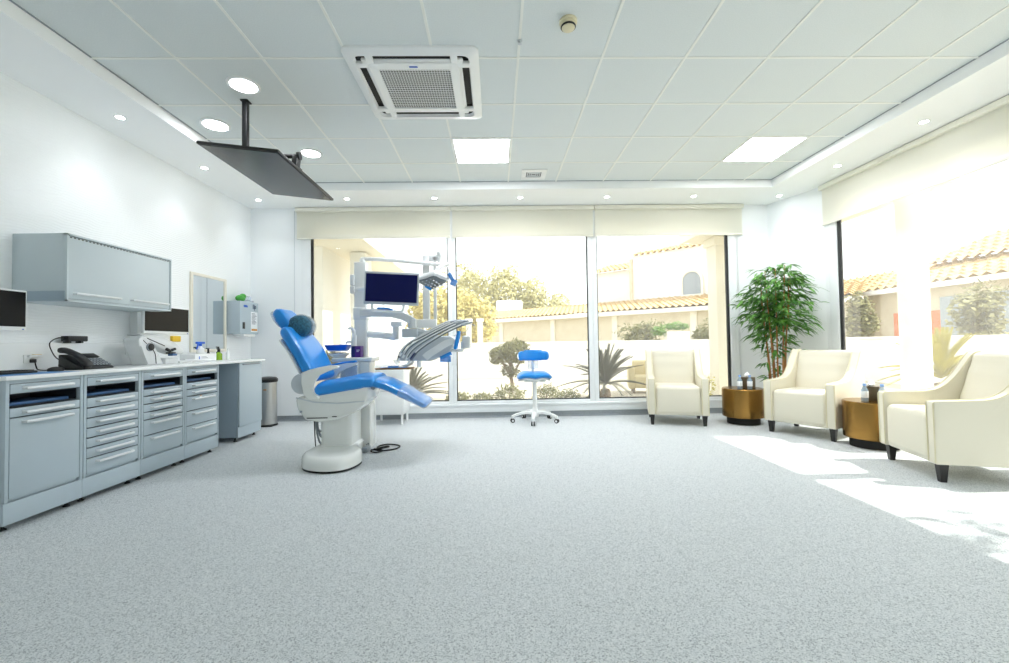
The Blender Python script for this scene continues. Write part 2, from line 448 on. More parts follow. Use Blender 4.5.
# cassette air conditioner
cx, cy, hs = -.56, 3.372, .472
ac = thing('air_conditioner', 'white square ceiling cassette air conditioner with dark louver slots', 'air conditioner', (cx, cy, ZC))
def ringprof(mb, x0, y0, x1, y1, X0, Y0, X1, Y1, z0, z1, bev):
    mb.box((X0, Y0, z0), (X1, y0, z1), bev); mb.box((X0, y1, z0), (X1, Y1, z1), bev); mb.box((X0, y0, z0), (x0, y1, z1), bev); mb.box((x1, y0, z0), (X1, y1, z1), bev)
def rrect(x0, y0, x1, y1, r, n=6):
    pts = []
    for px, py, a in ((x1-r, y1-r, 0), (x0+r, y1-r, 90), (x0+r, y0+r, 180), (x1-r, y0+r, 270)):
        for k in range(n+1):
            t = math.radians(a+90*k/n); pts.append((px+r*math.cos(t), py+r*math.sin(t)))
    return pts
def loopring(mb, rects, zs):
    mb.loft([[V((x, y, z)) for x, y in R] for R, z in zip(rects, zs)], cap=False)
mb = MB()
def RR(d, r): return rrect(cx-hs+d, cy-hs+d, cx+hs-d, cy+hs-d, r)
loopring(mb, [RR(0, .05), RR(0, .05), RR(.012, .05), RR(.066, .05), RR(.066, .05), RR(.075, .05)], [ZC, ZC-.012, ZC-.022, ZC-.030, ZC-.02, ZC-.005])
mb.build('panel', 'white', ac, ang=30)
mb = MB(); loopring(mb, [RR(.066, .05), RR(.15, .045)], [ZC-.006, ZC-.006]); mb.build('slot', 'matt', ac)
for sx in (-1, 1):
    for sy in (-1, 1):
        if True:                                      # bridges at the corners between the four slots
            mb = MB()
            mb.box((cx+sx*(hs-.060), cy+sy*(hs-.200), ZC-.028), (cx+sx*(hs-.155), cy+sy*(hs-.150), ZC-.004), .004)
            mb.box((cx+sx*(hs-.200), cy+sy*(hs-.060), ZC-.028), (cx+sx*(hs-.150), cy+sy*(hs-.155), ZC-.004), .004)
            mb.box((cx+sx*(hs-.112), cy+sy*(hs-.112), ZC-.027), (cx+sx*(hs-.175), cy+sy*(hs-.175), ZC-.004), .01)
            mb.build('corner_bridge', 'white', ac)
for sx, sy in ((0, -1), (-1, 0), (1, 0), (0, 1)):
    mb = MB(); L = .268
    if sx == 0: mb.box((-L, -.011, -.002), (L, .011, .002), .001, mx=rotm((cx, cy+sy*(hs-.134), ZC-.016), 0, 0, -.75 if sy < 0 else 0.1))
    else: mb.box((-.011, -L, -.002), (.011, L, .002), .001, mx=rotm((cx+sx*(hs-.134), cy, ZC-.016), 0, -sx*.5))
    mb.build('louver', 'white', ac)
mb = MB(); loopring(mb, [RR(.145, .04), RR(.145, .04), RR(.152, .04), RR(.212, .01), RR(.212, .01)], [ZC-.006, ZC-.026, ZC-.032, ZC-.034, ZC-.022]); mb.build('grille_frame', 'white', ac)
mb = MB(); mb.box((cx-.262, cy-.262, ZC-.022), (cx+.262, cy+.262, ZC-.018)); mb.build('grille_backing', 'matt', ac)
mb = MB()
n = 21
for i in range(n+1):
    y = cy-.26+.52*i/n; mb.box((cx-.26, y-.0042, ZC-.0250), (cx+.26, y+.0042, ZC-.0235))
for i in range(27):
    x = cx-.26+.52*i/26; mb.box((x-.0022, cy-.26, ZC-.025), (x+.0022, cy+.26, ZC-.0232))
mb.build('grille', 'white', ac)
MB().box((cx-.03, cy-hs+.172, ZC-.036), (cx+.03, cy-hs+.186, ZC-.0325), .001).build('badge', 'logo', ac)

sd = thing('smoke_detector', 'small round cream smoke detector on a ceiling tile', 'smoke detector', (.49, 2.675, ZC))
MB().lathe([(.056, 0), (.056, -.016), (.050, -.022), (0, -.022)], (.49, 2.675, ZC)).build('base', 'piping', sd)
MB().lathe([(.044, -.020), (.046, -.034), (.040, -.05), (.022, -.06), (0, -.062)], (.49, 2.675, ZC)).build('sensor_head', 'piping', sd)
MB().lathe([(.047, -.036), (.0485, -.041), (.045, -.046)], (.49, 2.675, ZC)).build('vent_slot', 'dark', sd)
tag(MB().lathe([(.018, 0), (.018, -.004), (.008, -.008), (.006, -.02), (.014, -.022), (0, -.024)], (.194, 2.85, ZC-.004)).build('sprinkler', 'ltgrey'), 'tiny grey sprinkler head on the ceiling grid beside the smoke detector', 'sprinkler')
av = thing('ceiling_vent', 'small white square air vent in the ceiling behind the square panel light', 'vent', (.49, 5.16, ZC))
mb = MB(); ringprof(mb, .40, 5.08, .58, 5.24, .345, 5.01, .64, 5.31, ZC-.012, ZC, .003); mb.build('frame', 'white', av)
MB().box((.40, 5.08, ZC-.004), (.58, 5.24, ZC-.001)).build('backing', 'darkin', av)
for i in range(3):
    s0 = .022+.022*i
    mb = MB(); ringprof(mb, .40+s0, 5.08+s0, .58-s0, 5.24-s0, .388+s0, 5.068+s0, .592-s0, 5.252-s0, ZC-.014+.003*i, ZC-.004, 0); mb.build('diffuser_cone', 'ltgrey', av)

# hanging television
tv = thing('television', 'black flat television hung face down from a ceiling pole', 'television', (-2.03, 3.57, ZC))
MB().box((-2.06, 3.535, ZC-.012), (-2.0, 3.605, ZC), .003).build('ceiling_plate', 'dark', tv)
MB().box((-2.052, 3.548, 2.53), (-2.012, 3.592, ZC-.01), .004).build('pole', 'dark', tv)
mb = MB(); mb.cyl((-2.03, 3.57, 2.605), (-1.60, 3.57, 2.605), .018); mb.cyl((-1.61, 3.57, 2.605), (-1.585, 3.57, 2.605), .032); mb.build('arm', 'dark', tv)
tm = rotm((-1.777, 3.535, 2.425), 0, math.atan2(.065, .555))
MB().box((-.285, -.518, 0), (.285, .518, .022), .006, mx=tm).build('bezel', 'dark', tv)
MB().box((-.272, -.505, -.003), (.272, .505, .001), mx=tm).build('screen', 'tvglass', tv)
MB().box((-.2, -.36, .02), (.2, .36, .055), .012, mx=tm).build('back_cover', 'matt', tv)
mb = MB(); mb.box((-.13, -.15, .05), (-.10, .15, .075), .002, mx=tm); mb.box((.08, -.2, .05), (.11, .2, .075), .002, mx=tm); mb.box((-.2, -.03, .05), (.2, .03, .09), .002, mx=tm)
mb.box((-.18, .0, .06), (-.14, .07, .19), .002, mx=tm); mb.box((.12, .0, .06), (.16, .07, .19), .002, mx=tm); mb.build('mounting_bracket', 'dark', tv)

# ------------------------------------------------------------------ left wall: steel cabinets
XC = -2.80
def handle(mb, y0, y1, z, x=XC):
    p = [(x+.0, y0, z), (x+.026, y0+.004, z), (x+.028, y0+.014, z), (x+.028, y1-.014, z), (x+.026, y1-.004, z), (x, y1, z)]
    mb.tube(p, .0095, 8)
def cabinet(y0, y1, label, fronts, niche, seal=None):
    r = thing('drawer_cabinet', label, 'cabinet', (-3.09, (y0+y1)/2, 0), group=None)
    b = MB(); xb = -3.37; t = .018
    b.box((xb, y0+.002, .165), (XC-.022, y0+t, .862)); b.box((xb, y1-t, .165), (XC-.022, y1-.002, .862))
    b.box((xb, y0+t, .165), (XC-.022, y1-t, .18)); b.box((xb, y0+t, .845), (XC-.022, y1-t, .862)); b.box((xb, y0+t, .18), (xb+.012, y1-t, .845))
    for y, e in ((y0+.002, y0+.022), (y1-.022, y1-.002)): b.box((XC-.026, y, .165), (XC, e, .865), .002)
    b.box((XC-.024, y0+.02, .845), (XC-.002, y1-.02, .865)); 
    b.build('body', 'steelcab', r)
    k = MB(); k.box((XC-.03, y0, .04), (XC-.004, y1, .163), .002); k.build('plinth', 'steelcab', r)
    for y in (y0+.05, y1-.05):
        for x in (XC-.06, -3.3):
            MB().lathe([(.018, 0), (.018, .008), (.009, .012), (.009, .05), (.014, .165)], (x, y, 0), 12).build('foot', 'dark', r)
    zn0, zn1 = niche
    n = MB(); n.box((xb+.03, y0+.022, zn0-.004), (XC-.03, y1-.022, zn0), 0); n.box((XC-.34, y0+.022, zn0), (XC-.33, y1-.022, zn1)); 
    n.box((XC-.34, y0+.022, zn1), (XC-.03, y1-.022, zn1+.004)); n.box((XC-.34, y0+.020, zn0), (XC-.03, y0+.026, zn1)); n.box((XC-.34, y1-.026, zn0), (XC-.03, y1-.02, zn1))
    n.build('open_niche', 'darkin', r)
    MB().box((XC-.30, y0+.05, zn0+.002), (XC-.05, y1-.05, zn0+.02), .004).build('niche_liner', 'bluelin', r)
    for z0, z1 in fronts:
        door = z1-z0 > .3
        d = MB().box((XC-.020, y0+.026, z0+.0035), (XC, y1-.026, z1-.0035), .003).build('door' if door else 'drawer', 'steelcab', r)
        h = MB(); L = (y1-y0)*.3; c = (y0+y1)/2; handle(h, c-L, c+L, z1-.03 if z1-z0 > .055 else (z0+z1)/2); h.build('handle', 'handle', d)
        if not door: MB().box((XC-.32, y0+.04, z0+.008), (XC-.02, y1-.04, z1-.015)).build('drawer_box', 'darkin', d)
    if seal:
        z = seal; c = (y0+y1)/2
        e = MB(); mx = Matrix.Translation((XC+.0005, c-.03, z)) @ Matrix.Rotation(PI/2, 4, 'Y')
        e.lathe([(.016, 0), (.016, .001), (0, .0012)], (0, 0, 0), 20, mx); e.build('round_badge', 'labelw', r)
        e = MB(); e.box((XC, c-.04, z+.004), (XC+.0022, c-.032, z+.016)); e.box((XC, c-.026, z+.006), (XC+.0022, c-.018, z+.014)); e.build('badge_mark', 'amber', r)
Y0 = 2.54
top = (.783, .845)
cabinet(Y0, 3.011, 'grey steel cabinet with one tall door below two shallow drawers', [top, (.647, .705), (.182, .647)], (.71, .778))
cabinet(3.013, 3.489, 'grey steel cabinet with a stack of eight shallow drawers, second from the tall door', [top]+[(a, b) for a, b in zip((.635, .565, .496, .428, .360, .289, .182), (.705, .635, .565, .496, .428, .360, .289))], (.71, .778))
cabinet(3.491, 3.971, 'grey steel drawer cabinet under the monitor arm with a round badge on a drawer', [top]+[(a, b) for a, b in zip((.655, .590, .526, .466, .340, .182), (.712, .655, .590, .526, .466, .340))], (.717, .778), .622)
cabinet(3.973, 4.452, 'grey steel drawer cabinet with badge, next to the gap before the end cupboard', [top]+[(a, b) for a, b in zip((.658, .594, .46, .325, .182), (.720, .658, .594, .46, .325))], (.724, .778), .575)
wt = MB().box((XL+.002, 2.525, .866), (XC+.02, 4.50, .89), .004); tag(wt.build('worktop', 'top'), 'long white worktop over the four drawer cabinets', 'worktop')
wt = MB().box((XL+.002, 4.503, .866), (XC+.02, 5.30, .89), .004); tag(wt.build('worktop', 'top'), 'short white worktop over the end cupboard below the mirror', 'worktop')
ec = thing('end_cupboard', 'grey steel cupboard standing apart under the short worktop beside the bin', 'cupboard', (-3.08, 5.03, 0))
b = MB(); b.box((XL+.012, 4.80, .05), (XC-.022, 4.818, .864), .002); b.box((XL+.012, 5.245, .05), (XC-.022, 5.263, .864), .002); b.box((XL+.012, 4.818, .13), (XC-.022, 5.245, .15)); b.box((XL+.012, 4.818, .84), (XC-.022, 5.245, .862)); b.box((XL+.012, 4.818, .15), (XL+.03, 5.245, .84)); b.build('body', 'steelend', ec)
d = MB().box((XC-.02, 4.805, .165), (XC, 5.258, .862), .003).build('door', 'steelcab', ec); 
MB().box((XC-.004, 4.86, .838), (XC+.012, 5.2, .85), .003).build('grip', 'midgrey', d)
MB().box((XC-.035, 4.80, .045), (XC-.012, 5.263, .16), .002).build('plinth', 'steelcab', ec)
for y in (4.85, 5.21):
    for x in (XC-.07, -3.3): MB().lathe([(.02, 0), (.02, .008), (.01, .012), (.01, .06)], (x, y, 0), 12).build('foot', 'dark', ec)
bs = MB(); bs.box((XL+.001, 2.45, .891), (XL+.045, 4.17, 1.09), .003); tag(bs.build('splashback', 'top'), 'white splashback ledge along the wall behind the phone', 'splashback')
# wall cabinet
wc = thing('wall_cabinet', 'grey steel wall cabinet with a wide flap door and two bar handles', 'cabinet', (-3.2, 3.6, 1.375))
MB().box((XL+.001, 3.112, 1.38), (-3.042, 4.10, 1.865), .003).build('body', 'steelwall', wc)
fd = MB(); fd.box((-3.042, 3.128, 1.402), (-3.026, 4.086, 1.848), .002); d = fd.build('flap_door', 'steelwall', wc)
fr = MB(); fr.box((-3.044, 3.112, 1.38), (-3.018, 3.124, 1.865)); fr.box((-3.044, 4.09, 1.38), (-3.018, 4.10, 1.865)); fr.box((-3.044, 3.112, 1.853), (-3.018, 4.10, 1.865)); fr.box((-3.044, 3.112, 1.38), (-3.018, 4.10, 1.394)); fr.build('front_frame', 'steelwall', wc)
for a, b_ in ((3.17, 3.54), (3.66, 4.05)):
    h = MB(); handle(h, a, b_, 1.44, -3.026); h.build('handle', 'handle', d)
g = MB()
for i in range(32): 
    y = 3.14+i*.0296; g.box((-3.0265, y, 1.838), (-3.0255, y+.014, 1.846))
g.build('vent_slot', 'dark', wc)
MB().box((-3.30, 3.1095, 1.385), (-3.03, 3.112, 1.455)).build('side_plate', 'steelend', wc)
# monitors
def monitor(y0, y1, z0, z1, x, label, stand):
    r = thing('computer_monitor', label, 'monitor', (x, (y0+y1)/2, z0))
    MB().box((x-.03, y0, z0), (x, y1, z1), .006).build('casing', 'white', r)
    MB().box((x-.001, y0+.01, z0+.028), (x+.002, y1-.01, z1-.012)).build('screen', 'screen', r)
    MB().box((x-.001, y1-.03, z0+.008), (x+.002, y1-.018, z0+.014)).build('power_light', 'logo', r)
    if stand:
        c = (y0+y1)/2+.06
        MB().lathe([(.0, 0), (.06, 0), (.06, .008), (.03, .016), (0, .02)], (x-.135, c, 1.091), 24).build('foot', 'ltgrey', r)
        MB().box((x-.15, c-.03, 1.10), (x-.028, c+.03, z0+.12), .008).build('neck', 'ltgrey', r)
    else:
        MB().box((XL+.001, (y0+y1)/2-.05, z0+.06), (x-.028, (y0+y1)/2+.05, z0+.18), .008).build('wall_bracket', 'ltgrey', r)
monitor(2.50, 3.027, 1.17, 1.445, -3.20, 'white framed computer monitor cut by the picture edge, on the splashback ledge', True)
monitor(4.013, 4.595, 1.174, 1.444, -3.20, 'white framed computer monitor under the far end of the wall cabinet', False)
tag(MB().box((XL+.001, 4.10, 1.10), (XL+.07, 4.2, 1.38), .006).build('cable_trunking', 'white'), 'upright white cable trunking on the wall below the wall cabinet', 'trunking')
# router
ro = thing('router', 'small black box on the white splashback ledge', 'router', (-3.36, 3.50, 1.09))
MB().box((-3.375, 3.435, 1.103), (-3.315, 3.60, 1.146), .006).build('casing', 'dark', ro)
mb = MB(); mb.box((XL+.03, 3.45, 1.09), (-3.325, 3.47, 1.106)); mb.box((XL+.03, 3.55, 1.09), (-3.325, 3.57, 1.106)); mb.build('foot', 'dark', ro)
tag(MB().tube(crom([(-3.345, 3.435, 1.12), (-3.33, 3.375, 1.13), (-3.34, 3.32, 1.09), (-3.33, 3.33, 1.02), (-3.30, 3.34, .97), (-3.24, 3.36, .93)], 6), .004, 6).build('cable', 'matt'), 'black looping cable from the router down to the phone', 'cable')
# desk things
kb = thing('keyboard', 'black keyboard on a blue mat near the worktop end', 'keyboard', (-3.05, 2.74, .895))
MB().box((-3.13, 2.54, .8925), (-2.99, 2.90, .908), .005).build('body', 'dark', kb)
mb = MB()
for i in range(5):
    for j in range(14):
        x = -3.12+i*.025; y = 2.55+j*.0245; mb.box((x, y, .907), (x+.02, y+.02, .913), .002, 1)
mb.build('keys', 'matt', kb)
tag(MB().box((-3.16, 2.535, .8905), (-2.84, 3.02, .892)).build('desk_mat', 'matblue'), 'thin blue mat lying on the worktop in front of the keyboard', 'mat')
ms = MB().ball((-3.06, 3.085, .9), (.032, .055, .022)); tag(ms.build('mouse', 'dark'), 'black computer mouse on the worktop beside the keyboard', 'mouse')
tag(MB().tube(crom([(-3.09, 3.10, .9), (-3.2, 3.15, .895), (-3.28, 3.18, .9), (-3.31, 3.197, .92), (-3.32, 3.198, .955)], 6), .004, 6).build('power_cable', 'matt'), 'black cable running from the mouse up to the wall socket', 'cable')
so = thing('power_socket', 'white wall socket with a yellow tagged adapter and black plug', 'socket', (XL+.045, 3.25, .95))
MB().box((XL+.046, 3.15, .945), (XL+.054, 3.25, 1.005), .003).build('plate', 'white', so)
MB().box((XL+.053, 3.17, .985), (XL+.075, 3.27, 1.005), .004).build('adapter', 'white', so)
MB().box((XL+.055, 3.20, 1.0045), (XL+.074, 3.25, 1.007)).build('yellow_tag', 'yellow', so)
MB().box((XL+.053, 3.185, .948), (XL+.08, 3.212, .975), .004).build('plug', 'dark', so)
ph = thing('desk_phone', 'black desk phone with handset on the white worktop', 'phone', (-3.08, 3.27, .89), )
mb = MB(); mb.prism([(-3.155, .892), (-2.985, .892), (-2.985, .905), (-3.155, 1.005)], 'y', 3.195, 3.46, .008); mb.build('base', 'dark', ph)
mb = MB(); sl = math.atan2(-.10, .17)
hx = rotm((-3.075, 3.235, .972), 0, -sl)
mb.pad([hx @ V((-.10, 0, .012)), hx @ V((-.07, 0, .022)), hx @ V((0, 0, .034)), hx @ V((.07, 0, .022)), hx @ V((.10, 0, .010))], [.033, .031, .026, .031, .033], [.022, .018, .014, .018, .022], (0, 1, 0)); mb.build('handset', 'dark', ph)
bx = rotm((-3.07, 3.355, .957), 0, -sl)
MB().box((-.085, -.06, .004), (-.03, .10, .010), .002, mx=bx).build('display', 'screen', ph)
mb = MB()
for i in range(4):
    for j in range(6): mb.box((-.015+i*.026, -.055+j*.026, .003), (.003+i*.026, -.037+j*.026, .010), .002, 1, mx=bx)
mb.build('keypad', 'midgrey', ph)
mb = MB(); mb.tube([V((-3.13, 3.175, .93))+V((.03*math.sin(t*.12)+.006*math.cos(t*1.9), -.02*t/14+.0, .006*math.sin(t*1.9)-.001*t)) for t in range(30)], .003, 5); mb.build('coil_cord', 'matt', ph)
# bench device with round knob
dv = thing('bench_microscope', 'white bench device with a big round black knob below the monitor', 'bench device', (-3.2, 4.2, .89))
prof = [(3.787, 1.12), (3.829, 1.151), (3.873, 1.139), (3.951, 1.059), (4.021, .977), (4.07, .8915), (3.875, .8915), (3.863, .972), (3.798, 1.06)]
MB().prism(prof, 'x', -3.20, -3.06, .012, 3).build('stand_arm', 'offwhite', dv)
prof = [(3.829, 1.164), (3.906, 1.16), (4.10, 1.13), (4.219, 1.096), (4.30, 1.06), (4.353, 1.02), (4.366, .99), (4.34, .975), (4.272, .979), (4.081, 1.03), (3.906, 1.113)]
MB().prism(prof, 'x', -3.22, -3.08, .016, 3).build('sloping_arm', 'offwhite', dv)
MB().cyl((-3.07, 3.90, 1.05), (-3.045, 3.90, 1.05), .036, bev=.008).build('knob', 'midgrey', dv)
MB().cyl((-3.06, 3.90, 1.05), (-3.035, 3.90, 1.05), .031, bev=.006).build('knob_cap', 'dark', dv)
MB().tube([(-3.058, 3.83, 1.11), (-3.058, 3.868, 1.08)], .003, 6).tube(crom([(-3.058, 3.935, 1.03), (-3.058, 3.965, .98), (-3.058, 3.975, .90)], 4), .003, 6).build('seam_line', 'dark', dv)
MB().tube([(-3.078, 3.86, 1.142), (-3.078, 4.10, 1.06)], .004, 6).build('slide_rail', 'dark', dv)
mb = MB(); mb.box((-3.22, 4.09, .891), (-3.06, 4.25, .945), .008); mb.box((-3.22, 4.25, .891), (-3.04, 4.42, .912), .006); mb.build('stage', 'offwhite', dv)
mb = MB(); mb.cyl((-3.07, 4.11, 1.03), (-3.06, 4.15, 1.01), .014); mb.cyl((-3.07, 4.18, 1.02), (-3.06, 4.21, 1.03), .012); mb.box((-3.10, 4.14, .985), (-3.06, 4.22, 1.0), .004); mb.build('clamp', 'dark', dv)
MB().box((-3.10, 4.17, .965), (-3.055, 4.23, .985), .003).build('blue_clip', 'bluelin', dv)
MB().tube(crom([(-3.1, 4.40, .912), (-3.02, 4.48, .908), (-2.99, 4.58, .906), (-3.02, 4.66, .906)], 5), .012, 8).build('white_hose', 'white', dv)
tp = thing('tap', 'chrome valve fitting against the splashback beside the white bench device', 'tap', (-3.32, 4.05, .89))
mb = MB(); mb.cyl((-3.30, 4.06, .891), (-3.30, 4.06, .99), .012); mb.build('stem', 'chrome', tp)
mb = MB(); mb.ball((-3.30, 4.06, 1.0), .022); mb.cyl((-3.30, 4.03, .94), (-3.30, 4.10, .94), .013); mb.build('valve', 'chrome', tp)
tag(MB().box((-3.356, 4.00, .985), (-3.348, 4.06, 1.045), .002).build('wall_socket', 'white'), 'small white socket plate on the splashback above the chrome valve', 'socket')
sp = MB().box((XL+.001, 4.60, 1.105), (XL+.03, 4.72, 1.165), .006); tag(sp.build('sponge_note', 'yellow'), 'yellow note pad on the wall under the monitor', 'note')
# mirror
mi = thing('wall_mirror', 'tall mirror in a pale wood frame on the wallpapered wall', 'mirror', (XL, 5.2, .985))
mb = MB()
for a, b_ in (((4.882, .985), (4.917, 1.89)), ((5.487, .985), (5.52, 1.89)), ((4.917, .985), (5.487, 1.02)), ((4.917, 1.858), (5.487, 1.89))): mb.box((XL+.001, a[0], a[1]), (XL+.024, b_[0], b_[1]), .004)
mb.build('frame', 'beech', mi)
MB().box((XL+.001, 4.915, 1.018), (XL+.012, 5.489, 1.860)).build('glass', 'mirror', mi)
# items on the short worktop
wb = thing('storage_box', 'low white box on the short worktop under the mirror', 'box', (-3.2, 4.78, .89))
MB().box((-3.30, 4.60, .891), (-3.14, 4.95, .972), .005).build('body', 'white', wb)
mb = MB(); mb.box((-3.1405, 4.66, .915), (-3.139, 4.675, .945)); mb.build('blue_mark', 'logo', wb)
mb = MB(); mb.box((-3.1405, 4.70, .925), (-3.139, 4.8, .930)); mb.box((-3.1405, 4.70, .938), (-3.139, 4.78, .942)); mb.build('print', 'midgrey', wb)
sb = thing('spray_bottle', 'spray bottle with blue trigger standing on the white box', 'bottle', (-3.22, 4.80, .972))
MB().lathe([(.0, 0), (.036, 0), (.038, .01), (.036, .05), (.018, .07), (.014, .085), (0, .086)], (-3.22, 4.80, .973)).build('body', 'white', sb)
mb = MB(); mb.cyl((-3.22, 4.80, 1.055), (-3.22, 4.80, 1.08), .016); mb.box((-3.235, 4.74, 1.078), (-3.205, 4.86, 1.102), .006); mb.tube([(-3.22, 4.765, 1.08), (-3.22, 4.755, 1.05), (-3.22, 4.742, 1.02)], .008, 8); mb.build('trigger_head', 'trayblue', sb)
def small_bottle(x, y, h, r, body, cap, label, pump=False):
    b = thing('pump_bottle' if pump else 'bottle', label, 'bottle', (x, y, .89))
    MB().lathe([(0, 0), (r, 0), (r*1.03, .006), (r, h*.75), (r*.5, h*.9), (r*.4, h), (0, h)], (x, y, .891), 20).build('body', body, b)
    mb = MB(); mb.cyl((x, y, .89+h), (x, y, .89+h+.03), r*.45)
    if pump: mb.box((x-.008, y-.035, .89+h+.03), (x+.008, y+.012, .89+h+.042), .003)
    mb.build('cap', cap, b)
small_bottle(-3.20, 5.085, .095, .034, 'lime', 'dark', 'green liquid pump bottle with black head on the short worktop', True)
small_bottle(-3.33, 5.10, .10, .022, 'darkin', 'dark', 'dark slim bottle behind the green pump bottle', True)
small_bottle(-3.26, 5.17, .115, .022, 'dark', 'dark', 'black pump bottle between the green and white bottles', True)
small_bottle(-3.16, 5.19, .105, .022, 'white', 'white', 'white slim bottle at the end of the short worktop')
# paper dispenser
pd = thing('paper_dispenser', 'grey steel paper dispenser on the wall in the corner', 'dispenser', (-3.3, 5.74, 1.2))
MB().box((XL+.001, 5.531, 1.205), (-3.218, 5.955, 1.625), .008).build('casing', 'steelcab', pd)
MB().box((-3.38, 5.66, 1.175), (-3.24, 5.92, 1.21), .004).build('paper_sheet', 'paper_t', pd)
mb = MB(); mb.ball((-3.217, 5.655, 1.567), (.002, .05, .014)); mb.box((-3.218, 5.61, 1.55), (-3.2155, 5.70, 1.556)); mb.build('logo', 'logo', pd)
MB().box((-3.2185, 5.585, 1.27), (-3.212, 5.635, 1.355), .006).build('level_window', 'dark', pd)
lb = MB().box((-3.2182, 5.775, 1.235), (-3.2155, 5.93, 1.50)).build('label', 'labelw', pd)
mb = MB()
for i in range(9): mb.box((-3.2157, 5.79, 1.475-i*.017), (-3.2152, 5.79+.125*(.6+.4*((i*7) % 5)/5), 1.481-i*.017))
mb.build('print', 'ink', lb)
MB().box((-3.2157, 5.785, 1.25), (-3.2150, 5.92, 1.275)).build('colour_band', 'amber', lb)
mb = MB(); mb.box((-3.2182, 5.82, 1.54), (-3.2155, 5.835, 1.60)); mb.box((-3.2182, 5.85, 1.52), (-3.2155, 5.86, 1.60)); mb.lathe([(.02, 0), (.02, .002), (.012, .002), (.012, 0)], (0, 0, 0), 16, Matrix.Translation((-3.218, 5.88, 1.565)) @ Matrix.Rotation(PI/2, 4, 'Y')); mb.build('pictogram', 'ink', pd)
tag(MB().ball((-3.30, 5.68, 1.668), (.05, .075, .045)).ball((-3.29, 5.72, 1.70), (.035, .05, .035)).build('glove_pack', 'green'), 'crumpled green pack lying on top of the paper dispenser', 'pack')
tag(MB().box((-3.35, 5.80, 1.626), (-3.26, 5.93, 1.66), .012).box((-3.34, 5.83, 1.655), (-3.28, 5.91, 1.715), .014).build('tissue_pack', 'clearfilm'), 'pale blue and white pack on top of the paper dispenser', 'pack')
# bin
bn = thing('pedal_bin', 'round stainless pedal bin with black lid beside the end cupboard', 'bin', (-3.02, 5.82, 0))
bc = (-3.02, 5.80, 0)
MB().lathe([(.125, 0), (.128, .02), (.122, .024), (0, .024)], bc).build('base', 'dark', bn)
MB().lathe([(.118, .02), (.118, .575), (0, .575)], bc, 40).build('body', 'steel', bn)
MB().lathe([(.122, .57), (.128, .58), (.128, .61), (.11, .63), (.05, .64), (0, .641)], bc, 40).build('lid', 'dark', bn)
MB().box((-2.95, 5.665, .005), (-2.89, 5.71, .018), .004).build('pedal', 'dark', bn)
MB().box((-3.02, 5.683, .47), (-2.97, 5.688, .485), .001).build('sticker', 'amber', bn)

# ------------------------------------------------------------------ dental chair
dc = thing('dental_chair', 'blue reclining dental chair on a white base', 'dental chair', (-1.42, 3.95, 0))
CY = 4.06
ol = crom([(-1.675, 3.80, 0), (-1.61, 3.66, 0), (-1.49, 3.58, 0), (-1.36, 3.56, 0), (-1.25, 3.61, 0), (-1.195, 3.74, 0), (-1.195, 3.90, 0), (-1.28, 4.06, 0), (-1.32, 4.32, 0), (-1.44, 4.36, 0), (-1.61, 4.32, 0), (-1.67, 4.05, 0)], 5, True)
ctr = V((-1.43, 3.97, 0))
def scaled(f, z): return [V((ctr.x+(p.x-ctr.x)*f, ctr.y+(p.y-ctr.y)*f, z)) for p in ol]
MB().loft([scaled(.985, .001), scaled(.985, .022)]).build('base_skirt', 'matt', dc)
MB().loft([scaled(1, .02), scaled(1.0, .075), scaled(.985, .10), scaled(.94, .118), scaled(.86, .128), scaled(.5, .13)]).build('base', 'whitegl', dc)
mb = MB(); mb.loft([[V((x, y, z)) for x, y in rrect(-1.60+d, 3.97+d, -1.315-d, 4.30-d, .05)] for z, d in ((.11, -.02), (.135, 0), (.48, 0))]); mb.build('lift_column', 'whitegl', dc)
shell = [(-1.767, .577), (-1.698, .602), (-1.611, .6), (-1.141, .697), (-1.115, .644), (-1.151, .539), (-1.247, .445), (-1.386, .387), (-1.56, .364), (-1.681, .384), (-1.75, .489)]
mb = MB(); mb.prism(shell, 'y', 3.85, 4.27, .028, 3); mb.build('underbody', 'whitegl', dc)
mb = MB(); mb.box((-1.66, 3.846, .402), (-1.48, 3.853, .410)); mb.box((-1.44, 3.846, .412), (-1.40, 3.853, .42)); mb.build('groove', 'dark', dc)
mb = MB(); mb.tube([(-1.755, 3.852, .585), (-1.60, 3.85, .545), (-1.40, 3.848, .53), (-1.16, 3.852, .545)], .006, 6); mb.build('seam', 'ltgrey', dc)
MB().box((-1.722, 3.843, .455), (-1.700, 3.853, .472), .003).build('button', 'midgrey', dc)
mb = MB(); mb.box((-1.60, 3.90, .58), (-1.14, 4.22, .66), .02); mb.build('seat_frame', 'whitegl', dc)
mb = MB(); mb.pad(crom([(-1.56, CY, .655), (-1.45, CY, .672), (-1.30, CY, .697), (-1.20, CY, .715), (-1.10, CY, .722)], 3), [.24]*7+[.245]*6, [.064]*7+[.068]*3+[.06]*3, rnd=.04, bow=.012); mb.build('seat', 'blue', dc)
mb = MB(); mb.pad(crom([(-1.075, CY, .700), (-.98, CY, .672), (-.80, CY, .582), (-.66, CY, .505)], 4), [.235]*4+[.225]*4+[.205]*5, [.046]*5+[.044]*4+[.036]*4, rnd=.04); lr = mb.build('legrest', 'blue', dc)
mb = MB(); mb.pad([(-.85, CY, .612), (-.75, CY, .560), (-.64, CY, .50)], [.232, .226, .214], [.051, .049, .044], rnd=.03); mb.build('foot_cover', 'clearfilm', lr)
mb = MB(); mb.cyl((-1.085, 3.86, .665), (-1.085, 4.26, .665), .022); mb.build('legrest_hinge', 'midgrey', dc)
bk = crom([(-1.635, CY, .765), (-1.68, CY, .86), (-1.745, CY, .985), (-1.81, CY, 1.08), (-1.865, CY, 1.155)], 4)
